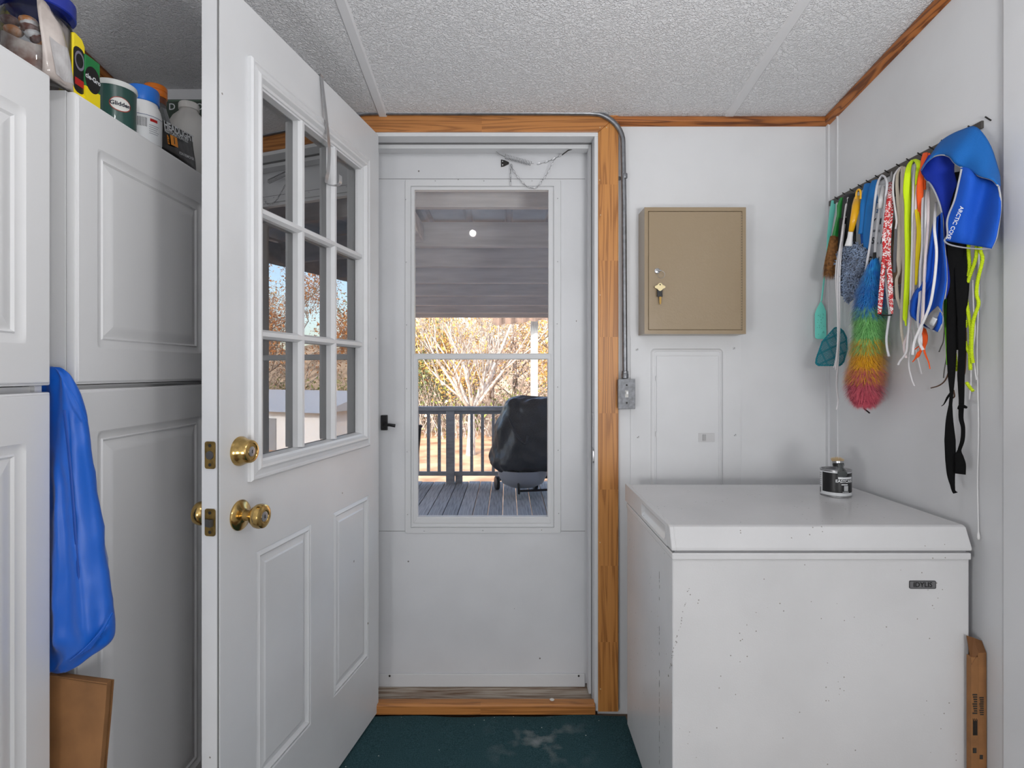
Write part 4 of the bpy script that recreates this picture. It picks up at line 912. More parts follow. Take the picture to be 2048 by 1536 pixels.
for i, (x, y, row) in enumerate(spots):
    kd = ['gold', 'tan', 'rust', 'pink', 'gold', 'green', 'tan', 'ever', 'gold', 'rust'][(i*7+row*3) % 10]
    big = row in (1, 2, 3); key_ = (kd, big)
    g0 = GZ+.02*max(0, y-14)
    rank_ = sum(1 for q in spots[:i] if q[2] == row); lab_ = names[kd]+' tree, '+ORD[min(rank_, 12)]+' from the left '+('along the front edge of the woods', 'in the middle row of the woods', 'in the deepest row of the woods', 'near the shed mirrored in the door')[row]
    if key_ in protos:
        src = protos[key_]; o = src.copy(); COL.objects.link(o); o.location = (x, y, g0); o.rotation_euler = (0, 0, rt.uniform(0, 6)); s_ = rt.uniform(.85, 1.2); o.scale = (s_, s_, s_)
        o['label'] = lab_
        for ch in src.children: c = ch.copy(); COL.objects.link(c); c.parent = o
        continue
    rn = random.Random(100+i)
    t_ = thing('woodland_tree', (x, y, g0), lab_, 'tree', 'trees beyond the yard'); protos[key_] = t_
    b0 = Vector((x, y, g0)); nodes = []
    tr_ = MB(); H = rn.uniform(2.4, 3.4) if not big else rn.uniform(3.2, 4.4)
    tr_.tube([b0-Vector((0, 0, .2)), b0+Vector((.05, 0, H*.5)), b0+Vector((0, .05, H))], [.12 if not big else .17, .1, .07], 7); tr_.build('trunk', M_bark2 if i % 2 else M_bark, t_, smooth=True)
    lb = MB()
    for k in range(8 if not big else 9):
        a = k*2.4; hh = H*(.15+.85*k/8)
        limbs(rn, lb, b0+Vector((0, 0, hh)), Vector((math.cos(a), math.sin(a), .55)).normalized(), rn.uniform(.9, 1.4)*(1.3 if big else 1), .035, 3, nodes, .6, .25)
    lb.build('branches', M_bark if i % 3 else M_bark2, t_, smooth='all')['kind'] = 'stuff'
    den = {'gold': 8500, 'rust': 7500, 'tan': 4000, 'green': 10000, 'ever': 12000, 'pink': 3000}[kd]
    leaves(rn, nodes, int(den*(1.3 if big else 1)), .30, .040, 'foliage', LC[kd], t_)
# low brush along the edge of the woods
br0 = thing('brush', (-1, 20, GZ), 'low tangled undergrowth along the edge of the woods', 'undergrowth')
rn = random.Random(77); nodes = [Vector((rn.uniform(-7, 22), rn.uniform(18, 25), GZ+.1+rn.uniform(0, .5)+rn.random()**2*1.2)) for i in range(900)]
leaves(rn, nodes, 14000, .28, .06, 'leaves', LC['green'], br0); leaves(rn, nodes, 16000, .3, .06, 'leaves', LC['tan'], br0)
tw = MB()
for k in range(900):
    p = Vector((rn.uniform(-7, 6), rn.uniform(17.5, 23), GZ)); d = Vector((rn.gauss(0, .3), rn.gauss(0, .3), 1)).normalized(); L = rn.uniform(.8, 2.6)
    tw.tube([p, p+d*L*.5+Vector((rn.gauss(0, .06), 0, 0)), p+d*L], [.014, .01, .004], 3)
tw.build('stems', M_bark, br0)['kind'] = 'stuff'
# distant wooded slope closing the view
hl = MB(); hl.grid(lambda u, v: Vector((-30+u*90, 40+v*6, GZ+v*(5.2+.8*math.sin(u*31)+.5*math.sin(u*77)))), 120, 8)
struct(hl.build('distant_slope', mat('distant_woods', (190, 166, 140), .95, c2=(116, 100, 84), vscale=1.3, detail=10, bump=.6, bscale=6), smooth='all'))
# outer wall and eave of the house so the porch lies in its shade
simple('house_wall', (-7, 2.13, -1.0), (-1.36, 2.16, 2.5), M_bm)
simple('house_wall_right', (1.26, 2.0, -1.0), (7, 2.16, 2.5), M_bm)
simple('house_roof', (-7, -6, 2.72), (7, 2.5, 2.9), M_bm)
# ================================================================== things on top of the cabinets
def S_(px, X): return X*F/(px-CX)
def at(px, X): return Vector((X, S_(px, X), CT+.0005))
M_clr = glassmat('clear_plastic', 1.35, (236, 238, 240)); M_clr2 = glassmat('cloudy_plastic', 1.3, (205, 200, 196))
# clear jar
c = at(74, -.925); j = thing('clear_snack_jar', c, 'large clear plastic jar with a dark blue lid, leftmost on top of the cabinets', 'jar')
MB().lathe([(.054, 0), (.0575, .004), (.059, .02), (.0585, .12), (.055, .138), (.048, .146), (.048, .152)], c, 36).build('jar_body', M_clr, j, smooth=True)
MB().lathe([(.060, .150), (.062, .152), (.062, .178), (.059, .181), (.01, .181)], c, 36).build('lid', mat('navy_lid', (26, 46, 150), .3, coat=.3), j, smooth=True)
rr = random.Random(2); cont = mat('wrapped_sweets', (196, 186, 178), .35, c2=(120, 84, 70), vscale=28)
MB().grid(lambda u, v: c+Vector((.0535*math.cos(6.283*u), .0535*math.sin(6.283*u), .004+.075*v+.014*math.sin(13*u)*v)), 32, 5).build('wrapper_liner', cont, j, smooth='all')
for k in range(12):
    a = -1.4+rr.uniform(-1.3, 1.3); MB().ball(c+Vector((.040*math.cos(a), .040*math.sin(a), .05+k*.006)), .016, 9, 6, (1, 1, .6)).build('packet', mat('packet_%d' % (k % 3), ((226, 226, 226), (196, 130, 76), (110, 70, 62))[k % 3], .4, c2=((170, 150, 140), (230, 226, 220), (190, 180, 176))[k % 3], vscale=40), j, smooth=True)
# clear bag
c = at(118, -.872); b = thing('clear_zip_bag', c, 'cloudy clear plastic bag of parts standing beside the big jar', 'plastic bag')
m = MB(); y0, y1 = S_(84, -.872), S_(144, -.872)
def bagf(u, v, s=1):
    y = y0+(y1-y0)*(u-.12*v); pinch = math.sin(math.pi*u)*(1-v)**.5
    return Vector((-.872+s*.020*pinch+.003*math.sin(9*u+5*v), y, CT+.002+(.142-.018*u)*v+.003*math.sin(11*u)))
rg = []
for q in range(9):
    v = q/8; rg.append([bagf(u/10, v, 1) for u in range(11)]+[bagf(u/10, v, -.6) for u in range(9, 0, -1)])
m.rings(rg); m.build('pouch', mat('milky_film', (206, 196, 190), .22, c2=(172, 160, 154), vscale=16, bump=.6, bscale=30, coat=.6), b, smooth='all')
MB().grid(lambda u, v: bagf(.2+.6*u, .05+.5*v)+Vector((.001, 0, 0)), 8, 6).build('paper_slip', mat('paper_slip', (190, 188, 188), .6, c2=(170, 166, 166), vscale=40), b)
# yellow/black package
def carton(name, pxa, pxb, X, z, lab_, cat, m, yaw=0, dep=.03):
    ya, yb = S_(pxa, X), S_(pxb, X); o = thing(name, ((X-dep/2), (ya+yb)/2, CT+.0005), lab_, cat); T = Fr((X, ya, CT+.0005), (math.sin(yaw), math.cos(yaw), 0), (0, 0, 1))
    T = Fr(T.O, T.U, T.V, Vector((T.U.y, -T.U.x, 0))); return o, T, (yb-ya)/max(.2, math.cos(yaw)), z-CT
M_yel = mat('carton_yellow', (238, 214, 24), .4, coat=.3); M_grn = mat('carton_green', (30, 120, 62), .4, coat=.3); M_blk = mat('print_black', (24, 22, 22), .4, coat=.3); M_red = mat('print_red', (172, 30, 28), .45)
o, T, w_, h_ = carton('yellow_insect_killer_pack', 146, 171, -.866, 1.900, 'narrow yellow and black package with red print on the cabinet, right of the clear bag', 'package', M_yel)
MB().prism([(0, 0), (w_, 0), (w_, h_-.012), (w_-.008, h_), (.006, h_+.004), (0, h_)], .03, lambda u, v, h: T(u, v, -h)).build('pack', M_yel, o, bevel=.003)
MB().prism(rrect(.001, .008, w_-.003, h_-.022, .012, 4), .0006, T).build('black_panel', M_blk, o)
MB().rings([[T(w_*.48+r*math.cos(t), h_*.60+r*1.5*math.sin(t), .0012) for t in [2*math.pi*i/24 for i in range(24)]] for r in (.013, .0095)], cap=False).build('ring_mark', mat('ring_grey', (120, 116, 130), .4), o)
MB().box((.004, .022, .0006), (w_-.006, .036, .0012), T).build('red_band', M_red, o)
o, T, w_, h_ = carton('plant_food_box', 171, 200, -.862, 1.873, 'small green and yellow box with a black oval, left of the green paint can', 'box', M_grn)
MB().box((0, .03, -.022), (w_, h_, 0), T).build('green_box', M_grn, o, bevel=.001); MB().box((-.0003, 0, -.0222), (w_+.0003, .0302, .0003), T).build('yellow_base', M_yel, o)
MB().prism([(w_*.48+.021*math.cos(t), .050+.027*math.sin(t)) for t in [2*math.pi*i/26 for i in range(26)]], .0006, lambda u, v, h: T(u, v, .0003+h)).build('oval_panel', M_blk, o)
text('cle-Gro', lambda x, y, h: T(w_*.48+x, .052+y, .0012), M_lw, .0135, o, bold=.03)
MB().box((.010, h_, -.015), (w_-.004, h_+.008, -.013), T).build('box_flap', M_lw, o)
# glidden style can
c = at(231, -.899); pc_ = thing('dark_green_paint_can', c, 'dark green paint can with an oval white and red label on the cabinet', 'paint can')
r = .041
MB().lathe([(r, 0), (r, .088), (r-.002, .090)], c, 36).build('can_body', mat('can_green', (48, 82, 76), .3, coat=.4, c2=(36, 62, 60), vscale=3), pc_, smooth=True)
MB().lathe([(r+.001, .086), (r+.0025, .090), (r+.001, .098), (r-.003, .100), (.01, .099)], c, 36).build('lid_rim', mat('rim_white', (206, 208, 206), .35), pc_, smooth=True)
def cw(c, r, ang, z0, rad, T=None): return lambda x, y, h: c+Vector(((r+h)*math.cos(math.radians(ang)+x/r), (r+h)*math.sin(math.radians(ang)+x/r), z0+y))
vw = -42
T = cw(c, r, vw, .045, 0)
for a_, b_, hh, m_ in ((.0215, .0165, .0006, mat('label_redbrown', (150, 62, 52), .4)), (.0195, .0145, .001, mat('label_ivory', (216, 216, 212), .4))):
    MB().rings([[T(a_*q*math.cos(t), b_*q*math.sin(t), hh) for t in [2*math.pi*i/26 for i in range(26)]] for q in (1, .66, .33, .02)]).build('oval_label', m_, pc_)
text('Glidden', lambda x, y, h: T(x, y, .0016), mat('label_navy', (30, 34, 50), .5), .0125, pc_, bold=.03)
MB().grid(lambda u, v: cw(c, r, -128, .070, 0)(.032*(u-.5), .016*(v-.5), .0006), 8, 2).build('pale_stripe', mat('can_pale_green', (130, 176, 168), .35), pc_)
# white bottle with blue cap
c = at(286, -.905); wb_ = thing('white_bottle_blue_cap', c, 'white plastic bottle with a bright blue cap right of the green paint can', 'bottle')
MB().lathe([(.038, 0), (.041, .004), (.0415, .075), (.038, .092), (.033, .104), (.032, .112)], c, 32).build('bottle_body', M_plw, wb_, smooth=True)
MB().lathe([(.0345, .108), (.0355, .109), (.0355, .140), (.0335, .144), (.031, .143), (.030, .139), (.005, .139)], c, 32).build('cap', mat('cap_blue', (30, 110, 206), .3, coat=.3), wb_, smooth=True)
T = cw(c, .0419, -45, .0, 0)
MB().grid(lambda u, v: T(.085*(u-.5), .004+.066*v, 0), 14, 1).build('label', M_lw, wb_, smooth='all')
MB().grid(lambda u, v: T(.085*(u-.5), .0685+.0012*v, .0004), 14, 1).build('label_line', mat('line_blue', (50, 70, 120), .5), wb_)
MB().grid(lambda u, v: T(.006+.018*u, .056+.007*v, .0004), 4, 1).build('red_mark', M_red, wb_)
for k in range(7): MB().box((-.020+k*.003, .040, .0004), (-.0188+k*.003, .062, .0007), T).build('barcode_bar', mat('bar_print', (60, 60, 64), .5), wb_)
for k in range(5): MB().grid(lambda u, v, k=k: T(.004+.024*u*(1-.1*(k % 3)), .046-.005*k+.0016*v, .0004), 4, 1).build('print_line', mat('label_print', (150, 152, 158), .5), wb_)
# clear bottle, orange cap
c = at(311, -1.015); ob = thing('clear_bottle_orange_cap', c, 'tall clear bottle with an orange screw cap standing behind the blue-capped bottle', 'bottle')
MB().lathe([(.04, 0), (.046, .006), (.047, .12), (.042, .155), (.030, .195), (.026, .215), (.026, .235)], c, 30).build('bottle_body', mat('frosted_plastic', (176, 178, 180), .12, trans=.75, ior=1.2), ob, smooth=True)
MB().lathe([(.029, .232), (.030, .234), (.030, .246), (.0285, .247), (.0285, .250), (.030, .251), (.030, .262), (.028, .265), (.004, .265)], c, 30).build('cap', mat('cap_orange', (226, 120, 24), .35, coat=.3), ob, smooth=True)
MB().lathe([(.0275, .214), (.0278, .232)], c, 30).build('neck_band', mat('neck_brown', (110, 62, 40), .4), ob, smooth=True)
T = cw(c, .0475, -35, 0, 0); MB().grid(lambda u, v: T(.05*(u-.5)+.01, .06+.075*v, 0), 8, 1).build('label', M_lw, ob); MB().grid(lambda u, v: T(.04*(u-.5)+.01, .118+.003*v, .0005), 8, 1).build('label_line', M_red, ob)
# white jug
c = at(378, -.985); jg = thing('white_jug', c, 'translucent white plastic jug at the right end of the cabinet top', 'jug')
MB().lathe([(.058, 0), (.064, .008), (.066, .15), (.062, .19), (.045, .225), (.027, .245), (.0255, .252)], c, 32).build('jug_body', mat('jug_white', (216, 214, 210), .4, trans=.12), jg, smooth=True)
MB().lathe([(.026, .25), (.029, .252), (.029, .268), (.0265, .272), (.005, .272)], c, 28).build('cap', mat('jug_cap', (222, 220, 216), .4), jg, smooth=True)
# black sachet
ya, yb = S_(314, -.868), S_(393, -.868)
o = thing('headlight_kit_pouch', (-.868, (ya+yb)/2, CT+.0005), 'black pouch with white and orange lettering leaning at the front of the cabinet top', 'pouch')
TP_ = Fr((-.868, ya, CT+.0005), (0, 1, 0), (-.12, 0, 1)); TP_.N = Vector((1, 0, .12)).normalized()
wP = yb-ya; top0 = .080; top1 = .104
m = MB(); rg = []
for q in range(9):
    v = q/8; rg.append([TP_(wP*u/14, v*(top0+(top1-top0)*u/14), .008*(1-v)**.6*math.sin(math.pi*u/14)+.0008*math.sin(u*2.2+q)) for u in range(15)]+[TP_(wP*u/14, v*(top0+(top1-top0)*u/14), -.006*(1-v)**.6*math.sin(math.pi*u/14)) for u in range(13, 0, -1)])
m.rings(rg); m.build('pouch_body', mat('black_foil', (22, 22, 24), .3, coat=.3, bump=.2, bscale=60), o, smooth='all')
TT = lambda x, y, h: TP_(x, y+x*.13, .0085)
M_or = mat('print_orange', (240, 150, 40), .45)
text('HEADLIGHT', lambda x, y, h: TT(.097+x, .066+y, h), M_lw, .026, o, bold=.035, sx=.98)
text('RESTORATION KIT', lambda x, y, h: TT(.082+x, .0515+y, h), M_lw, .0128, o, bold=.03)
sq = MB().box((.050, .020, 0), (.080, .046, .0006), lambda u, v, h: TT(u, v, 0)+Vector((h, 0, 0))).build('orange_square', M_or, o)
text('1', lambda x, y, h: TT(.065+x, .0335+y, h)+Vector((.001, 0, 0)), M_blk, .025, sq, bold=.03)
text('STEP', lambda x, y, h: TT(.040-y, .030+x, h), M_or, .0115, o, bold=.03)
text('ION REMOVER', lambda x, y, h: TT(.120+x, .008+y, h), M_lw, .011, o, bold=.015)
# dark green sign behind
gs = thing('green_sign', (-.98, 1.83, CT+.05), 'dark green sign board with white letters against the wall behind the white jug', 'sign')
zt = P(0, 200, 1.832).z
MB().box((-1.24, 1.827, CT+.0), (-.90, 1.8385, zt)).build('board', mat('sign_green', (62, 74, 66), .5), gs, bevel=.002)
MB().box((-1.24, 1.8262, zt-.006), (-.90, 1.827, zt-.004)).build('sign_line', mat('sign_line', (120, 150, 130), .5), gs)
for ch, px in (('D', 344), ('O', 399)): text(ch, Fr((P(px, 0, 1.826).x, 1.8262, P(0, 214, 1.826).z), (1, 0, 0), (0, 0, 1)), M_lw, .030, gs, bold=.01)
# ================================================================== rack and everything hanging on the right wall
def RZ(): pass
rk = thing('nail_rack', (RWX, 1.65, 1.82), 'long dark metal nail rack screwed to the right wall, loaded with hanging things', 'rack')
a, b = RW(1661, 403, .0), RW(1968, 251, .0)
MB().box((RWX-.006, b.y, 1.808), (RWX, a.y, 1.826)).build('backing_strip', mat('rack_metal', (92, 88, 84), .45, .6), rk, bevel=.001)
pegs = [(1662,403),(1677.5,395.6),(1692,387),(1708,380),(1724,370),(1742,361),(1761,352),(1784,342),(1804,330),(1826,318),(1849,306),(1873,292),(1898,281),(1926,266),(1960,254)]
pg = None
for px, py in pegs:
    y = RW(px, py, .03).y
    if pg is None: pg = MB().cyl((RWX-.004, y, 1.815), (RWX-.018, y, 1.824), .0017, n=8).build('peg', M_dark, rk); y0_ = y
    else: o = pg.copy(); COL.objects.link(o); o.location = pg.location+Vector((0, y-y0_, 0))
pegs_y = [RW(px, py, .03).y for px, py in pegs]
WD = Vector((.80, -.60, 0))
def wpx(w, p): return w*p.y/F/2
def lace(pts, w, m, parent, name='strand', off=.03, flat=.3, k=5, n=8, wdir=WD, offs=None, top=True):
    """pts = (px,py[,width px]); off from the right wall"""
    V = []; Wd = []
    for i, q in enumerate(pts):
        o_ = offs[i] if offs else off*((.4, .75)[i] if i < 2 and pts[0][1] < 410 and top else 1)
        v = RW(q[0], q[1], o_); V.append(v); Wd.append(wpx(q[2] if len(q) > 2 else w, v))
    S2 = smoothpts([(v.x, v.y, v.z) for v in V], k); R2 = []
    for i in range(len(V)-1):
        for j in range(k): R2.append(Wd[i]+(Wd[i+1]-Wd[i])*j/k)
    R2.append(Wd[-1])
    return MB().tube(S2, R2, n, wdir=wdir, flat=flat).build(name, m, parent, smooth='all')
def hung(name, px, py, label, cat, group=None, off=.03): return thing(name, RW(px, py, off), label, cat, group)
def poly(pts, d, th, m, parent, name, bevel=0, fn=None):
    """solid flat shape facing the room, standing at depth d (or fn(px,py))"""
    f = fn or (lambda x, y: P(x, y, d)); A = [f(x, y) for x, y in pts]; n = len(A)
    mb = MB(); mb.add(A+[p+Vector((.45, .89, 0))*th for p in A], [tuple(range(n)), tuple(range(2*n-1, n-1, -1))]+[(i, (i+1) % n, n+(i+1) % n, n+i) for i in range(n)])
    return mb.build(name, m, parent, bevel=bevel)
M_mint = mat('mint_plastic', (120, 222, 206), .4); M_teal = mat('teal_plastic', (20, 120, 134), .4)
# 1 mint fly swatter
t = hung('mint_fly_swatter', 1665, 402, 'pale mint long-handled fly swatter, leftmost thing on the nail rack', 'fly swatter', off=.03)
V = [P(1668, 402, 1.955), P(1664, 425, 1.953), P(1658, 470, 1.955), P(1654, 520, 1.96), P(1648, 560, 1.965), P(1643, 602, 1.97)]
MB().tube(V, [.0095, .0095, .007, .0035, .003, .003], 10, wdir=(1, 0, 0), flat=.4).build('handle', M_mint, t, smooth=True)
poly([(1642, 601), (1633, 618), (1629.5, 628), (1630, 675), (1634, 678), (1650, 678), (1653, 674), (1652, 622), (1648, 612)], 1.972, .003, M_mint, t, 'paddle', bevel=.0008)
dt = MB(); rq = random.Random(4)
for k in range(26): dt.lathe([(.0012, 0), (.001, .0004)], P(rq.uniform(1634, 1649), rq.uniform(626, 672), 1.9705), 6, (0, -1, 0))
dt.build('punched_dots', mat('mint_dots', (84, 160, 148), .6), t)['kind'] = 'stuff'
# 2 teal mesh fly swatter
t = hung('teal_fly_swatter', 1678, 397, 'dark teal mesh fly swatter hanging low behind white laces near the corner', 'fly swatter')
pl = [(1669, 655), (1678, 653), (1688, 662), (1694, 674), (1696, 698), (1689, 724), (1681, 732), (1637, 732), (1631, 727), (1632, 717), (1644, 683)]
cx_ = sum(p[0] for p in pl)/len(pl); cy_ = sum(p[1] for p in pl)/len(pl); D2 = 1.865
A = [P(x, y, D2) for x, y in pl]; Bi = [P(x+(cx_-x)*.09, y+(cy_-y)*.08, D2) for x, y in pl]
mb = MB(); n = len(A); th_ = Vector((0, .003, 0))
mb.add(A+Bi+[p+th_ for p in A]+[p+th_ for p in Bi], [(i, (i+1) % n, n+(i+1) % n, n+i) for i in range(n)]+[(2*n+i, 3*n+i, 3*n+(i+1) % n, 2*n+(i+1) % n) for i in range(n)]+[(i, 2*n+i, 2*n+(i+1) % n, (i+1) % n) for i in range(n)]+[(n+i, n+(i+1) % n, 3*n+(i+1) % n, 3*n+i) for i in range(n)])
mb.build('paddle_rim', M_teal, t)
ms = MB(); q2 = [(p.x, p.z) for p in A]
def clip(nx, nz, c):
    hits = []
    for i in range(n):
        x0, z0 = q2[i]; x1, z1 = q2[(i+1) % n]; a0 = nx*x0+nz*z0-c; a1 = nx*x1+nz*z1-c
        if a0*a1 < 0: s_ = a0/(a0-a1); hits.append((x0+(x1-x0)*s_, z0+(z1-z0)*s_))
    return hits
for nx, nz in ((math.cos(.45), math.sin(.45)), (-math.sin(.45), math.cos(.45))):
    vals = [nx*x+nz*z for x, z in q2]; c = min(vals)+.003
    k = 0
    while c < max(vals):
        h = clip(nx, nz, c)
        if len(h) == 2: ms.tube([Vector((h[0][0], D2+.0015, h[0][1])), Vector((h[1][0], D2+.0015, h[1][1]))], .0011 if k % 8 else .0022, 4)
        c += .0040; k += 1
ms.build('mesh', M_teal, t)['kind'] = 'stuff'
MB().tube([P(1677, 655, D2), P(1678, 560, 1.87), P(1679, 480, 1.88), P(1680, 398, 1.895)], .0035, 8).build('handle', M_teal, t, smooth=True)
# 3 whisk brush
t = hung('green_whisk_brush', 1681, 395, 'short green-handled whisk brush with brown bristles, second from the corner', 'brush')
dW = 1.845
MB().tube([P(1685, 396, dW), P(1681, 412, dW), P(1680, 430, dW), P(1677, 445, dW), P(1672, 474, dW)], [.007, .012, .0105, .011, .0135], 12, wdir=(1, 0, 0), flat=.45).build('handle', mat('brush_green', (28, 122, 48), .35, coat=.3), t, smooth=True)
bs_ = MB(); rq = random.Random(8)
for k in range(520):
    u = rq.random(); v_ = rq.uniform(-.006, .006); a = P(1662+u*17, 472, dW)+Vector((0, v_, 0)); b = P(1646+u*22+rq.uniform(-1.2, 1.2), 557+rq.uniform(-8, 4)+u*3, dW)+Vector((0, v_*1.6, 0)); mid = a.lerp(b, .5)+Vector((rq.uniform(-.001, .001), 0, 0)); s_ = .0007
    bs_.add([a-Vector((s_, 0, 0)), a+Vector((s_, 0, 0)), mid+Vector((s_, -.0003, 0)), mid-Vector((s_, 0, 0)), b], [(0, 1, 2, 3), (3, 2, 4)])
bs_.build('bristles', mat('brown_bristle', (150, 102, 52), .7, c2=(92, 58, 28), vscale=120), t)['kind'] = 'stuff'
# 4 black folded strap/brush
t = hung('black_folded_strap', 1697, 388, 'folded black webbing strap beside the yellow-handled duster', 'strap')
M_web = mat('black_webbing', (26, 26, 27), .7, bump=.4, bscale=300); M_web2 = mat('grey_black_webbing', (50, 50, 52), .6, bump=.4, bscale=300)
for pts in ([(1698,388),(1694,400),(1691,440),(1688,480),(1684,500)], [(1703,389),(1705,410),(1704,440),(1703,490),(1702,500)]):
    lace([(x, y, 15) for x, y in pts], 15, M_web2 if pts[0][0] == 1698 else M_web, t, 'webbing', off=.05, flat=.18, n=10)
lace([(1686, 436, 13), (1684, 470, 13), (1682, 503, 12)], 13, M_web, t, 'webbing', off=.06, flat=.2)
# 5 yellow handled microfibre duster
t = hung('yellow_handled_mop_duster', 1716, 380, 'yellow and white handled duster with a fluffy grey-blue mitt head', 'duster')
M_yh = mat('handle_yellow', (238, 176, 12), .35, coat=.3)
lp = [RW(x, y, .075) for x, y in ((1712, 398), (1713, 385), (1717, 379), (1721, 383), (1721, 398))]
MB().tube(smoothpts(lp, 4), .0028, 8).build('hang_loop', M_yh, t, smooth=True)
lace([(1715, 395, 12), (1713, 410, 16), (1708, 435, 13), (1702, 463, 9)], 14, M_yh, t, 'handle', off=.075, flat=.7, n=14)
lace([(1701.5, 463, 9), (1700, 475, 9.5), (1697, 492, 14)], 12, M_plw, t, 'ferrule', off=.075, flat=.6, n=14)
ol = [(1674,508),(1682,497),(1698,491),(1712,489),(1724,489),(1731,500),(1732,518),(1727,540),(1718,560),(1710,580),(1702,600),(1694,605),(1685,588),(1677,565),(1672,548),(1669,528)]
cc = (1701, 540)
fl = MB(); rq = random.Random(21); M_fl = mat('chenille_grey_blue', (150, 170, 200), .9, c2=(104, 116, 140), vscale=30, bump=.8, bscale=90, sheen=.4)
def inpoly(x, y, pl):
    r_ = False
    for i in range(len(pl)):
        x0, y0 = pl[i]; x1, y1 = pl[i-1]
        if (y0 > y) != (y1 > y) and x < (x1-x0)*(y-y0)/(y1-y0)+x0: r_ = not r_
    return r_
cnt = 0
while cnt < 2200:
    x, y = rq.uniform(1666, 1735), rq.uniform(486, 608)
    if not inpoly(x, y, ol): continue
    e_ = min(1, .3+math.hypot(x-cc[0], (y-cc[1])*.6)/40); p = RW(x, y, .088-.03*e_+rq.uniform(-.006, .006)); cnt += 1
    d = Vector((rq.gauss(0, 1)-.3, rq.gauss(0, .6)-.5, rq.gauss(0, .8)-.5)).normalized()*rq.uniform(.008, .015)
    fl.tube([p, p+d*.5+Vector((rq.gauss(0, .0015), 0, .001)), p+d], [.0016, .0019, .0007], 4)
fl.build('fluffy_head', M_fl, t, smooth='all')['kind'] = 'stuff'
A = [RW(x+1, y+2, .030) for x, y in ol]; B_ = [RW(x, y, .055) for x, y in ol]; n = len(A)
MB().add(A+B_, [tuple(range(n)), tuple(range(n, 2*n))]+[(i, (i+1) % n, n+(i+1) % n, n+i) for i in range(n)]).build('backing', M_web, t)
# 6 blue gloves / strips
t = hung('blue_cloth_gloves', 1735, 368, 'bright blue folded cloth hanging between the yellow handle and the white lettered bag', 'cloth')
M_bl = mat('azure_cloth', (12, 112, 186), .6, bump=.3, bscale=160); M_bl2 = mat('azure_cloth_dark', (8, 84, 168), .6)
lace([(1735,368,12),(1733,385,15),(1729,410,15),(1727,440,13),(1723,468,12)], 14, M_bl, t, 'fold', off=.055, flat=.35, n=12)
lace([(1751,361,13),(1748,375,16),(1744,400,18),(1739,430,17),(1734,470,14),(1733,498,10)], 14, M_bl, t, 'fold', off=.050, flat=.3, n=12)
lace([(1730,455,18),(1730,470,16),(1731,500,13),(1732,520,8)], 14, M_bl2, t, 'fold', off=.04, flat=.3, n=12)
# generic cloth patch
def patch(L_, Rr, m, parent, name, nu=16, nv=16, bulge=lambda u, v: 0., off=.05, th=.0025):
    a = smoothpts([(x, y, 0) for x, y in L_], 8); b = smoothpts([(x, y, 0) for x, y in Rr], 8)
    def smp(c, t): q = t*(len(c)-1); i = min(int(q), len(c)-2); return c[i].lerp(c[i+1], q-i)
    def fn(u, v): p = smp(a, v); q = smp(b, v); r_ = p.lerp(q, u); return RW(r_.x, r_.y, off+bulge(u, v))
    return MB().grid(fn, nu, nv).build(name, m, parent, smooth='all', solid=th), fn
# 7 white lettered plastic bag
t = hung('lettered_white_bag', 1760, 355, 'white plastic bag with black lettering hanging behind a white looped cord', 'plastic bag')
M_wb = mat('bag_white', (204, 206, 210), .35, bump=.25, bscale=40)
bgp, bf = patch([(1752,372),(1745,410),(1737,450),(1729,490),(1724,535)], [(1786,365),(1785,410),(1782,450),(1778,490),(1774,535)], M_wb, t, 'bag_sheet', off=.034, bulge=lambda u, v: .004*math.sin(9*u+3*v))
M_tx = mat('bag_print', (34, 36, 40), .5)
def btext(s, u, v, sz, m=M_tx, bold=.02):
    y_ = RW(1755, 450, .036).y
    text(s, lambda x, y, h: (lambda q: q+Vector((-.003, -.001, 0)))(bf(min(1, max(0, u+x/.085)), min(1, max(0, v-y/.24)))), m, sz, t, bold=bold)
btext('Y  I', .36, .46, .026); btext('O SL N', .42, .70, .026); btext('ACEN A', .50, .90, .020); btext('= =', .42, .58, .018); btext('U', .30, .20, .022, mat('bag_blue', (40, 90, 140), .5)); btext('z', .33, .32, .022, mat('bag_blue', (40, 90, 140), .5)); btext('-', .42, .38, .03, M_red)
btext('MEMB', .5, .965, .012)
# 8 white looped cord with clip
t = hung('white_looped_cord', 1763, 350, 'thick white looped cord with a white clip, left of the red and white lanyard', 'cord')
M_wc = mat('white_cord', (214, 215, 220), .55, bump=.3, bscale=500)
lace([(1764,351),(1757,362),(1752,385),(1748,420),(1744,455),(1740,490),(1735,520),(1731,548)], 4.6, M_wc, t, off=.075, flat=1)
lace([(1765,351),(1771,356),(1774,370),(1771,395),(1768,430),(1766,480),(1767,520),(1771,555),(1776,600),(1779,625),(1776,650),(1773,675),(1774,695),(1778,713)], 4.4, M_wc, t, off=.078, flat=.8)
lace([(1766,372,4),(1765,385,8),(1762,400,9),(1761,417,8)], 7, M_plw, t, 'clip', off=.078, flat=.8)
lace([(1760,417),(1756,445),(1752,480),(1750,510),(1747,537)], 5.5, M_wc, t, off=.07, flat=.7)
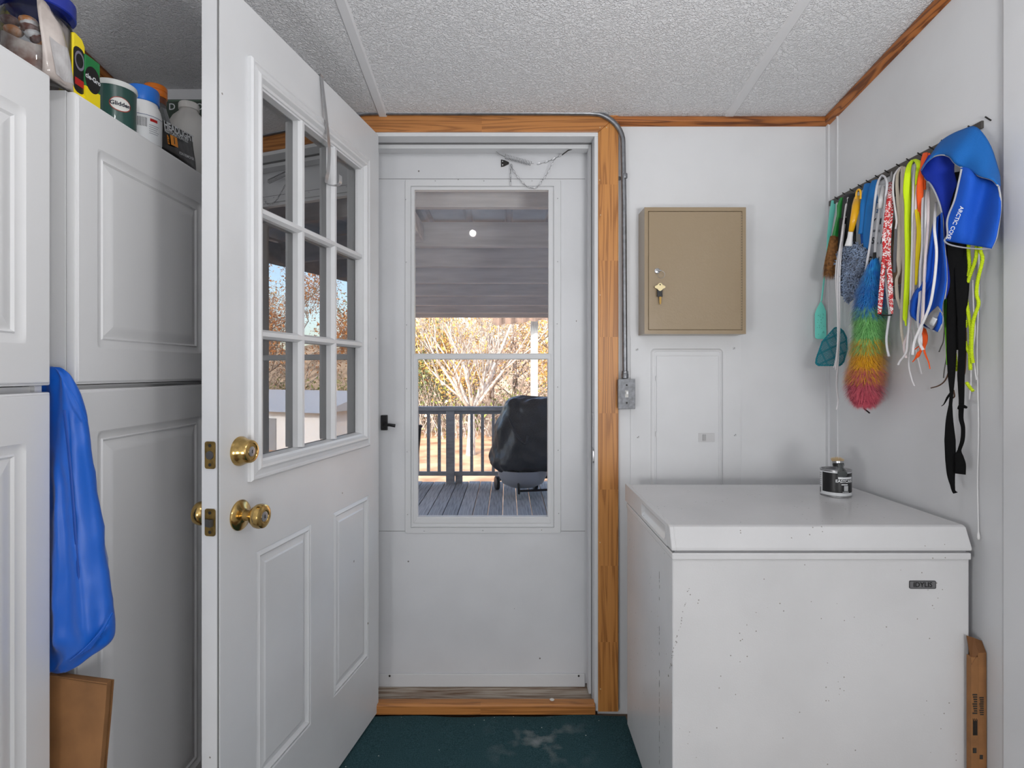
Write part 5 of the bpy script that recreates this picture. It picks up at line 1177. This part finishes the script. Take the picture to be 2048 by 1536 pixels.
# 9 red and white lanyard
def scribble():
    m = bpy.data.materials.new('red_white_print'); m.use_nodes = True; n = m.node_tree.nodes; L = m.node_tree.links; b = n['Principled BSDF']; b.inputs['Roughness'].default_value = .6
    tc = n.new('ShaderNodeTexCoord'); nz = n.new('ShaderNodeTexNoise'); nz.inputs['Scale'].default_value = 150; nz.inputs['Detail'].default_value = 1; nz.inputs['Distortion'].default_value = 1.5
    cr = n.new('ShaderNodeValToRGB'); cr.color_ramp.interpolation = 'CONSTANT'; cr.color_ramp.elements[0].color = rgb((196, 24, 30)); cr.color_ramp.elements[1].color = rgb((236, 226, 226)); cr.color_ramp.elements[1].position = .52
    L.new(tc.outputs['Object'], nz.inputs['Vector']); L.new(nz.outputs['Fac'], cr.inputs[0]); L.new(cr.outputs[0], b.inputs['Base Color']); return m
M_rw = scribble()
t = hung('red_white_lanyard', 1784, 342, 'red lanyard printed with white lettering on a steel clip', 'lanyard')
lace([(1784,344,3),(1783,352,5),(1782,362,4)], 4, M_steel, t, 'clip', off=.06, flat=1)
lace([(1781,364,6),(1780,385,8),(1777,410,10),(1775,430,11),(1772,455,10),(1770,478,11),(1770,500,8),(1766,540,8),(1762,590,9),(1759,628,7)], 9, M_rw, t, 'ribbon', off=.095, flat=.12)
lace([(1783,364,6),(1783,400,8),(1780,440,9),(1777,480,9),(1777,520,9),(1780,560,10),(1782,600,8),(1784,628,4)], 9, M_rw, t, 'ribbon', off=.088, flat=.12)
lace([(1759,629,3),(1770,631,3),(1783,630,3)], 3, M_black, t, 'end_bar', off=.09, flat=1, wdir=(0, 0, 1))
# 10 carded small brush set
t = hung('brown_carded_pack', 1797, 352, 'brown carded pack with grey toothbrush-like tool behind the beige laces', 'package')
patch([(1788,440),(1784,500),(1780,573)], [(1816,440),(1814,500),(1812,566)], mat('card_brown', (168, 140, 112), .6, var=.2, vscale=30), t, 'card', off=.012, th=.004)
patch([(1788,350),(1786,370),(1785,395)], [(1806,340),(1805,360),(1803,390)], M_dark, t, 'hanger_tab', off=.012, th=.003)
lace([(1793,455,7),(1793,480,8),(1791,510,8),(1789,545,4)], 7, mat('tool_grey', (176, 180, 186), .4), t, 'tool', off=.03, flat=.5)
patch([(1785,575),(1785,586),(1785,598)], [(1812,567),(1812,584),(1812,599)], mat('card_dark', (120, 120, 120), .6), t, 'card_foot', off=.010, th=.003)
# laces: each tied bundle is a thing; every strand a part
M_be = mat('beige_lace', (206, 196, 180), .8, bump=.5, bscale=600); M_ny = mat('neon_yellow_lace', (214, 246, 10), .7, bump=.4, bscale=600); M_wl = mat('white_lace', (218, 216, 218), .8, bump=.5, bscale=600)
M_wy = mat('warm_yellow_lace', (246, 218, 20), .7); M_og = mat('orange_lace', (250, 92, 24), .7, bump=.4, bscale=500); M_pk = mat('pinkish_white_lace', (220, 206, 206), .8)
t = hung('thin_white_shoelace', 1693, 390, 'pair of thin white shoelaces hanging in front of the teal swatter', 'shoelace')
for pts in ([(1694,395),(1688,440),(1684,470),(1677,510),(1673,530),(1672,560),(1675,620),(1676,680),(1672,720),(1668,735)], [(1696,395),(1686,450),(1680,500),(1676,540),(1675,600),(1676,650),(1675,700),(1671,740)], [(1697,395),(1688,460),(1681,520),(1679,580),(1679,650),(1676,720),(1673,770),(1676,800),(1673,820)]):
    lace(pts, 3.4, M_wl, t, off=.085 if pts[0][0] < 1697 else .08, flat=.6)
t = hung('beige_shoelace_bundle', 1804, 331, 'beige flat shoelaces bunched on one nail left of the neon yellow lace', 'shoelaces')
for pts, o_ in (([(1803,332,3),(1796,345,5),(1794,370,6),(1797,410,7),(1799,450,7),(1799,490,8),(1798,520,9),(1798,545,5),(1793,560,6),(1794,590,7),(1797,604,5),(1800,618,3)], .06), ([(1804,332,4),(1806,350,9),(1805,380,8),(1803,410,6),(1806,450,7),(1806,500,7),(1808,550,6),(1807,590,7)], .055), ([(1808,333,4),(1812,350,8),(1811,380,7),(1806,410,5),(1808,430,5),(1810,480,5),(1806,560,5),(1803,620,5),(1803,660,5),(1807,690,4),(1811,715,3)], .065), ([(1800,334,3),(1789,350,3.5),(1786,380,3.5),(1789,410,3.5),(1793,440,3.5),(1791,458,3)], .075)):
    lace(pts, 6, M_be if o_ < .07 else M_wl, t, off=o_, flat=.25)
t = hung('neon_yellow_shoelace', 1826, 319, 'wide neon yellow shoelace hanging in a long flat loop left of the orange one', 'shoelace')
lace([(1826,320,8),(1819,330,9),(1815,350,11),(1813,380,12),(1815,410,11),(1814,450,9),(1815,500,9),(1815,550,10),(1812,600,9),(1810,635,8),(1811,642,4),(1812,652,2.5)], 10, M_ny, t, off=.075, flat=.25)
lace([(1829,319,7),(1835,323,10),(1838,332,9),(1834,345,5),(1832,370,4)], 8, M_ny, t, off=.072, flat=.3)
lace([(1818,330,6),(1820,380,5),(1818,430,6),(1819,480,5),(1818,560,6),(1816,610,4)], 6, M_ny, t, off=.068, flat=.4)
t = hung('yellow_orange_shoelace', 1849, 306, 'yellow shoelace twisted with an orange one beside the blue towel', 'shoelaces')
lace([(1851,306,9),(1848,318,10),(1845,335,8),(1841,360,11),(1840,385,12),(1840,410,9),(1842,435,8),(1842,465,8),(1838,500,8),(1836,520,6)], 9, M_og, t, off=.075, flat=.3)
lace([(1856,307,7),(1855,320,10),(1848,345,9),(1846,380,10)], 9, M_og, t, off=.068, flat=.3)
lace([(1833,365,5),(1832,400,7),(1835,430,8),(1838,460,8),(1836,500,8),(1834,530,6),(1832,570,4)], 8, M_wy, t, off=.083, flat=.3)
lace([(1845,655,10),(1849,672,11),(1850,684,8),(1848,698,4),(1852,712,3),(1857,724,2.2),(1860,738,2)], 8, M_og, t, off=.07, flat=.3)
lace([(1843,640,5),(1841,690,5),(1842,700,4),(1838,706,7),(1835,712,7),(1830,718,2.5),(1825,724,2)], 5, M_og, t, off=.074, flat=.4)
lace([(1844,690,3),(1836,694,2.5),(1828,700,2)], 3, M_og, t, off=.074, flat=.6)
t = hung('white_shoelace_bundle', 1840, 318, 'tangle of long white shoelaces hanging in front of the lower blue towel', 'shoelaces')
for pts, w, o_, m_ in (
    ([(1833,322),(1828,350),(1826,400),(1825,450),(1824,500),(1822,560),(1820,620),(1815,680),(1812,705),(1800,722),(1796,730)], 4, .082, M_wl),
    ([(1842,330),(1836,360),(1832,400),(1830,470),(1828,540),(1826,600),(1818,660),(1808,690),(1812,716)], 4.5, .078, M_pk),
    ([(1850,372),(1846,400),(1845,440),(1845,490),(1841,540),(1840,590),(1836,640),(1842,675),(1841,695)], 5, .098, M_wl),
    ([(1856,368),(1853,400),(1852,440),(1851,500),(1849,560),(1845,620),(1843,655),(1838,680),(1846,700)], 5.5, .102, M_wl),
    ([(1858,375),(1857,400),(1856,450),(1852,500),(1849,540),(1848,580),(1846,630),(1843,650)], 4.5, .105, M_pk),
    ([(1872,405),(1870,430),(1869,460),(1873,500),(1871,540),(1866,580),(1860,610),(1848,640),(1838,660),(1828,685),(1825,710)], 5, .125, M_wl),
    ([(1822,660),(1822,690),(1818,715),(1818,735),(1824,760),(1829,772)], 3.2, .06, M_wl),
    ([(1826,620),(1828,660),(1832,700),(1838,725),(1843,748)], 2.6, .055, M_wl),
    ([(1838,330),(1837,380),(1836,430),(1836,480),(1832,520),(1830,560)], 5, .07, M_pk)):
    lace([(x, y) for x, y in pts], w, m_, t, off=o_, flat=.5)
# lower folded towel
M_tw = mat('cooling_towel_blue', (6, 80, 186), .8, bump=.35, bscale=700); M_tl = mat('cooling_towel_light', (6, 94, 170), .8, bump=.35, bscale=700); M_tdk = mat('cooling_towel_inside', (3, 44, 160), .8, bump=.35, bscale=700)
M_pip = mat('grey_piping', (164, 166, 172), .8)
t = hung('folded_blue_towel', 1868, 450, 'smaller blue towel with white edging and a clear tag, hanging under the big towel', 'towel')
pt_, tf = patch([(1868,440),(1862,470),(1854,520),(1848,560),(1832,580),(1824,596),(1821,612),(1822,632),(1846,650)], [(1884,425),(1886,470),(1891,520),(1893,560),(1889,590),(1885,610),(1884,625),(1884,645),(1876,664)], M_tw, t, 'towel_panel', off=.085, bulge=lambda u, v: .010*math.sin(7*u+2*v)+.006*math.sin(15*u))
lace([(1885,440),(1887,480),(1891,520),(1892,560),(1889,590),(1884,606),(1882,622),(1885,640),(1878,662),(1866,661),(1848,654)], 3.6, M_pip, t, 'edging', off=.094, flat=.8)
lace([(1820,600),(1821,620),(1822,633),(1832,641)], 3, M_pip, t, 'edging', off=.09, flat=.8)
patch([(1876,612),(1862,625),(1846,645)], [(1886,628),(1877,642),(1864,660)], mat('silver_tag', (156, 156, 160), .3, .2, c2=(116, 116, 118), vscale=40), t, 'care_tag', off=.100, bulge=lambda u, v: .003*math.sin(5*u))
patch([(1866,634),(1862,640),(1858,648)], [(1874,638),(1871,644),(1867,652)], M_lw, t, 'tag_print', off=.106, nu=3, nv=3)
# long dark belts and laces behind the big towel
t = hung('long_black_belt', 1910, 480, 'long black fabric belt with two uneven ends, lowest hanging thing on the rack', 'belt')
M_bb = mat('black_cloth', (9, 9, 10), .85, bump=.3, bscale=300, spec=.2)
lace([(1914,345,30),(1913,400,30),(1912,470,30),(1910,520,28),(1906,580,18),(1903,650,16),(1903,700,16),(1903,750,12),(1903,785,6),(1901,810,6),(1899,840,12),(1900,880,18),(1901,920,17),(1902,950,13),(1905,970,8),(1907,981,6),(1911,986,9)], 14, M_bb, t, 'belt_end', off=.07, flat=.12, n=10)  # belt carried up behind the towel, also put in as shadow between its flaps
lace([(1920,470,26),(1923,520,26),(1924,580,22),(1923,640,14),(1924,700,12),(1922,750,12),(1923,800,9),(1922,835,8),(1926,855,7),(1925,880,7),(1919,900,6),(1918,912,14),(1921,928,17),(1920,948,18)], 14, M_bb, t, 'belt_end', off=.06, flat=.12, n=10)
lace([(1915,590,22),(1914,640,18),(1913,700,6)], 14, mat('black_shiny', (30, 30, 33), .3), t, 'belt_fold', off=.055, flat=.15)
lace([(1902,785,4),(1895,795,4),(1888,808,2),(1883,812,1.5)], 3, M_bb, t, 'tie_end', off=.07, flat=.6)
lace([(1916,818,3),(1921,812,8),(1928,813,7),(1933,815,5)], 5, M_bb, t, 'knot', off=.066, flat=.8, wdir=(0, 0, 1))
t = hung('brown_bootlace', 1925, 490, 'thin brown bootlaces hanging beside the black belt', 'bootlace')
M_br = mat('brown_lace', (92, 64, 48), .7)
for pts in ([(1927,500),(1922,540),(1916,560),(1911,574)], [(1930,500),(1928,560),(1930,620),(1932,680),(1930,740),(1926,752)], [(1897,600),(1897,680),(1899,730),(1893,756),(1880,770),(1862,776)], [(1907,780),(1909,792),(1906,796)]): lace(pts, 2.8, M_br, t, off=.05, flat=.8)
t = hung('lime_green_lace', 1896, 540, 'lime green lace left of the black belt', 'shoelace')
lace([(1900,560,4),(1894,575,7),(1892,620,8),(1893,660,6),(1894,700,4),(1894,730,2)], 6, mat('lime_lace', (120, 204, 34), .7), t, off=.05, flat=.4)
t = hung('grey_bootlace', 1888, 600, 'thin dark grey bootlaces below the lower blue towel', 'bootlace')
M_gy = mat('grey_lace', (96, 94, 92), .7)
for pts in ([(1890,640),(1887,680),(1882,694),(1878,704)], [(1894,690),(1893,715),(1889,738),(1887,756)]): lace(pts, 2.2, M_gy, t, off=.03, flat=.8)
# neon braided ropes
t = hung('neon_braided_rope', 1950, 470, 'fluorescent yellow braided rope laces hanging under the towel at the right', 'rope')
def braid():
    m = mat('neon_rope', (206, 232, 20), .7); n = m.node_tree.nodes; L = m.node_tree.links
    tc = n.new('ShaderNodeTexCoord'); wv = n.new('ShaderNodeTexWave'); wv.bands_direction = 'Z'; wv.inputs['Scale'].default_value = 90; bp = n.new('ShaderNodeBump'); bp.inputs['Strength'].default_value = .8; bp.inputs['Distance'].default_value = .002
    L.new(tc.outputs['Object'], wv.inputs['Vector']); L.new(wv.outputs['Fac'], bp.inputs['Height']); L.new(bp.outputs[0], n['Principled BSDF'].inputs['Normal'])
    cr = n.new('ShaderNodeValToRGB'); cr.color_ramp.elements[0].color = rgb((184, 212, 26)); cr.color_ramp.elements[1].color = rgb((214, 238, 24)); cr.color_ramp.elements[1].position = .4; L.new(wv.outputs['Fac'], cr.inputs[0]); L.new(cr.outputs[0], n['Principled BSDF'].inputs['Base Color']); return m
M_nr = braid()
for pts in ([(1953,480),(1953,505),(1949,526),(1937,560),(1932,590),(1938,636),(1942,665),(1940,714),(1941,740)], [(1960,480),(1961,502),(1965,519),(1956,558),(1953,587),(1957,608),(1948,636),(1944,665),(1943,704),(1946,726)], [(1937,480),(1937,502),(1939,538),(1934,560),(1931,585)], [(1934,640),(1931,655)], [(1930,665),(1931,686),(1937,702),(1943,715)], [(1917,668),(1909,694),(1911,720),(1915,742)], [(1933,765),(1940,775),(1946,782)]):
    lace([(x, y) for x, y in pts], 6.4, M_nr, t, off=.05, flat=.9)
t = hung('fine_white_lace', 1950, 560, 'fine white laces hanging just right of the fluorescent rope', 'shoelace')
for pts in ([(1945,560),(1947,620),(1950,660),(1946,700),(1950,740),(1953,760)], [(1941,700),(1942,760),(1938,800)]): lace(pts, 2.6, M_wl, t, off=.02, flat=.6)

# big cooling towel, draped over the last nails
t = hung('blue_cooling_towel', 1948, 255, 'large bright blue cooling towel with grey piping draped over the right end of the rack', 'towel')
hem = [(1842,341),(1852,326),(1867,314),(1884,310),(1899,314),(1909,326),(1923,335),(1943,343),(1960,353),(1984,360),(1996,372)]
topc = [(1842,340),(1858,316),(1880,285),(1901,270),(1926,259),(1948,253),(1965,266),(1982,294),(1994,331),(1999,352),(2000,372)]
# inner far flap
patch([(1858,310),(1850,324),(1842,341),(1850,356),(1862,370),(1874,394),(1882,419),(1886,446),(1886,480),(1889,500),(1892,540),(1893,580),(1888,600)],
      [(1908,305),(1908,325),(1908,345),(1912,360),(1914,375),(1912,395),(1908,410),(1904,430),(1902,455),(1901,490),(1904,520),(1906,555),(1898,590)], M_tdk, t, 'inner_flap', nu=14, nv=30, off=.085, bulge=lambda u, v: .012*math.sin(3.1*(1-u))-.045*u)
# near front flap
patch([(1920,318),(1922,336),(1918,362),(1909,400),(1898,428),(1894,446),(1895,470),(1889,481)], [(1994,340),(1998,362),(2000,380),(2001,400),(2001,425),(1997,451),(1992,478),(1983,497)], M_tw, t, 'front_flap', nu=22, nv=22, off=.098,
      bulge=lambda u, v: .010*math.sin(6*u+2.2*v)+.006*math.sin(11*u-2)*v-.028*u-.040*max(0, 1-v*5))
# cap over the nails
patch(topc, hem, M_tl, t, 'top_drape', nu=12, nv=30, off=.045, bulge=lambda u, v: .055*math.sin(u*math.pi/2)*(1-.25*v)+.006*math.sin(17*v)*u)
lace([(x, y) for x, y in hem], 3.2, M_pip, t, 'piping', offs=[.098-.016*i/10 for i in range(11)], flat=.8)
lace([(1842,341),(1850,356.5),(1862,370),(1874,394),(1882,419),(1886,446),(1886,480),(1889,497),(1892,530),(1893,565),(1889,598)], 3.2, M_pip, t, 'piping', off=.094, flat=.8)
lace([(1923,338),(1918,362),(1909,400),(1898,428),(1894,446),(1895,470),(1889,481),(1899,489),(1926,495),(1960,498),(1982,497)], 3.4, M_pip, t, 'piping', offs=[.106]*8+[.098,.09,.082], flat=.8)
lace([(1982,497),(1992,478),(1997,451),(2001,421),(2001,395),(1997,372)], 3.2, M_pip, t, 'piping', offs=[.082]+[.076]*4+[.078], flat=.8)
# lettering runs down the near edge of the front flap
a_, b_ = RW(1921, 421, .115), RW(1899, 472, .115); ux = (b_-a_).normalized(); nrm = Vector((-.66, -.75, 0)); vx = nrm.cross(ux)
tl = (b_-a_).length
text('ARCTIC COVE', lambda x, y, h: (a_+b_)/2+ux*x+vx*y+nrm*.004, M_lw, .0118, t, bold=.015)

# ---- rainbow duster
t = hung('rainbow_duster', 1753, 535, 'fluffy rainbow duster in blue, green, yellow and pink bands hanging under the rack', 'duster')
axis = [(1749,538),(1741,590),(1738,630),(1737,680),(1733,720),(1728,770),(1729,812)]
DO = .075
bands = [('blue', (30, 146, 216), (14, 110, 204), 536, 636), ('green', (150, 218, 134), (112, 190, 104), 632, 704), ('yellow', (244, 190, 24), (226, 162, 16), 696, 762), ('pink', (222, 104, 120), (198, 78, 100), 752, 808)]
def ax(py):
    for (x0, y0), (x1, y1) in zip(axis, axis[1:]):
        if py <= y1: return x0+(x1-x0)*max(0, (py-y0))/(y1-y0)
    return axis[-1][0]
def rad(py):
    tab = [(530, 5), (545, 21), (580, 36), (620, 41), (660, 41), (700, 42), (740, 46), (780, 47), (800, 40), (815, 24), (820, 10)]
    for (y0, r0), (y1, r1) in zip(tab, tab[1:]):
        if py <= y1: return r0+(r1-r0)*max(0, py-y0)/(y1-y0)
    return 8
stem = [RW(ax(y), y, DO) for y in range(505, 822, 12)]
MB().tube(stem, .004, 8).build('stem', M_black, t, smooth=True)
MB().tube([RW(1729, 818, DO), RW(1739, 826, DO)], .0022, 6).build('stem_tip', M_black, t)
rq = np.random.RandomState(5)
for nm, c1, c2, ya, yb in bands:
    N = 11000; vs = []
    ys = np.linspace(ya, yb, 9); MB().rings([[RW(ax(y_), y_, DO)+Vector((rad(y_)*.6*RW(ax(y_), y_, DO).y/F*math.cos(q), rad(y_)*.6*RW(ax(y_), y_, DO).y/F*math.sin(q), 0)) for q in [2*math.pi*i/20 for i in range(20)]] for y_ in ys]).build('duster_core', mat('core_'+nm, tuple(q*.75 for q in c2), .9), t, smooth='all')
    mm = mat('duster_'+nm, c1, .85, c2=c2, vscale=60, sheen=.3)
    for k in range(N):
        py = rq.uniform(ya-10, yb+8) if nm != 'blue' else rq.uniform(ya, yb+5); a = rq.uniform(0, 2*math.pi); c = RW(ax(py), py, DO); s_ = c.y/F
        r_ = rad(py)*s_*rq.uniform(.55, 1.03); dr_ = Vector((math.cos(a), math.sin(a)*.95, 0)); dr_.x *= .9 if dr_.x < 0 else min(1, (DO-.006)/max(r_, .001)/.999)
        tip = c+dr_*r_; root = c+dr_*r_*rq.uniform(.42, .62)+Vector((0, 0, .030*rq.uniform(.2, 1.0)))
        if nm == 'pink' and py > 790: root.z += .01
        tan = Vector((-math.sin(a), math.cos(a), 0))*rq.uniform(.0007, .0013); tip += Vector((rq.normal(0, .0022), rq.normal(0, .0022), rq.normal(0, .004)-.004)); tip.x = min(tip.x, RWX-.003)
        vs.append((root-tan, root+tan, tip))
    v = np.array([[tuple(p) for p in q] for q in vs]).reshape(-1, 3); ctr = (v.min(0)+v.max(0))/2; me = bpy.data.meshes.new('fibres'); n_ = len(vs)
    me.vertices.add(3*n_); me.vertices.foreach_set('co', (v-ctr).ravel()); me.loops.add(3*n_); me.loops.foreach_set('vertex_index', np.arange(3*n_)); me.polygons.add(n_); me.polygons.foreach_set('loop_start', np.arange(0, 3*n_, 3)); me.polygons.foreach_set('loop_total', np.full(n_, 3)); me.update(); me.validate()
    me.materials.append(mm); o = bpy.data.objects.new(nm+'_fibres', me); COL.objects.link(o); o.parent = t; o.location = Vector(ctr)-WM[t.name]; o['kind'] = 'stuff'; o['label'] = nm+' fibres'
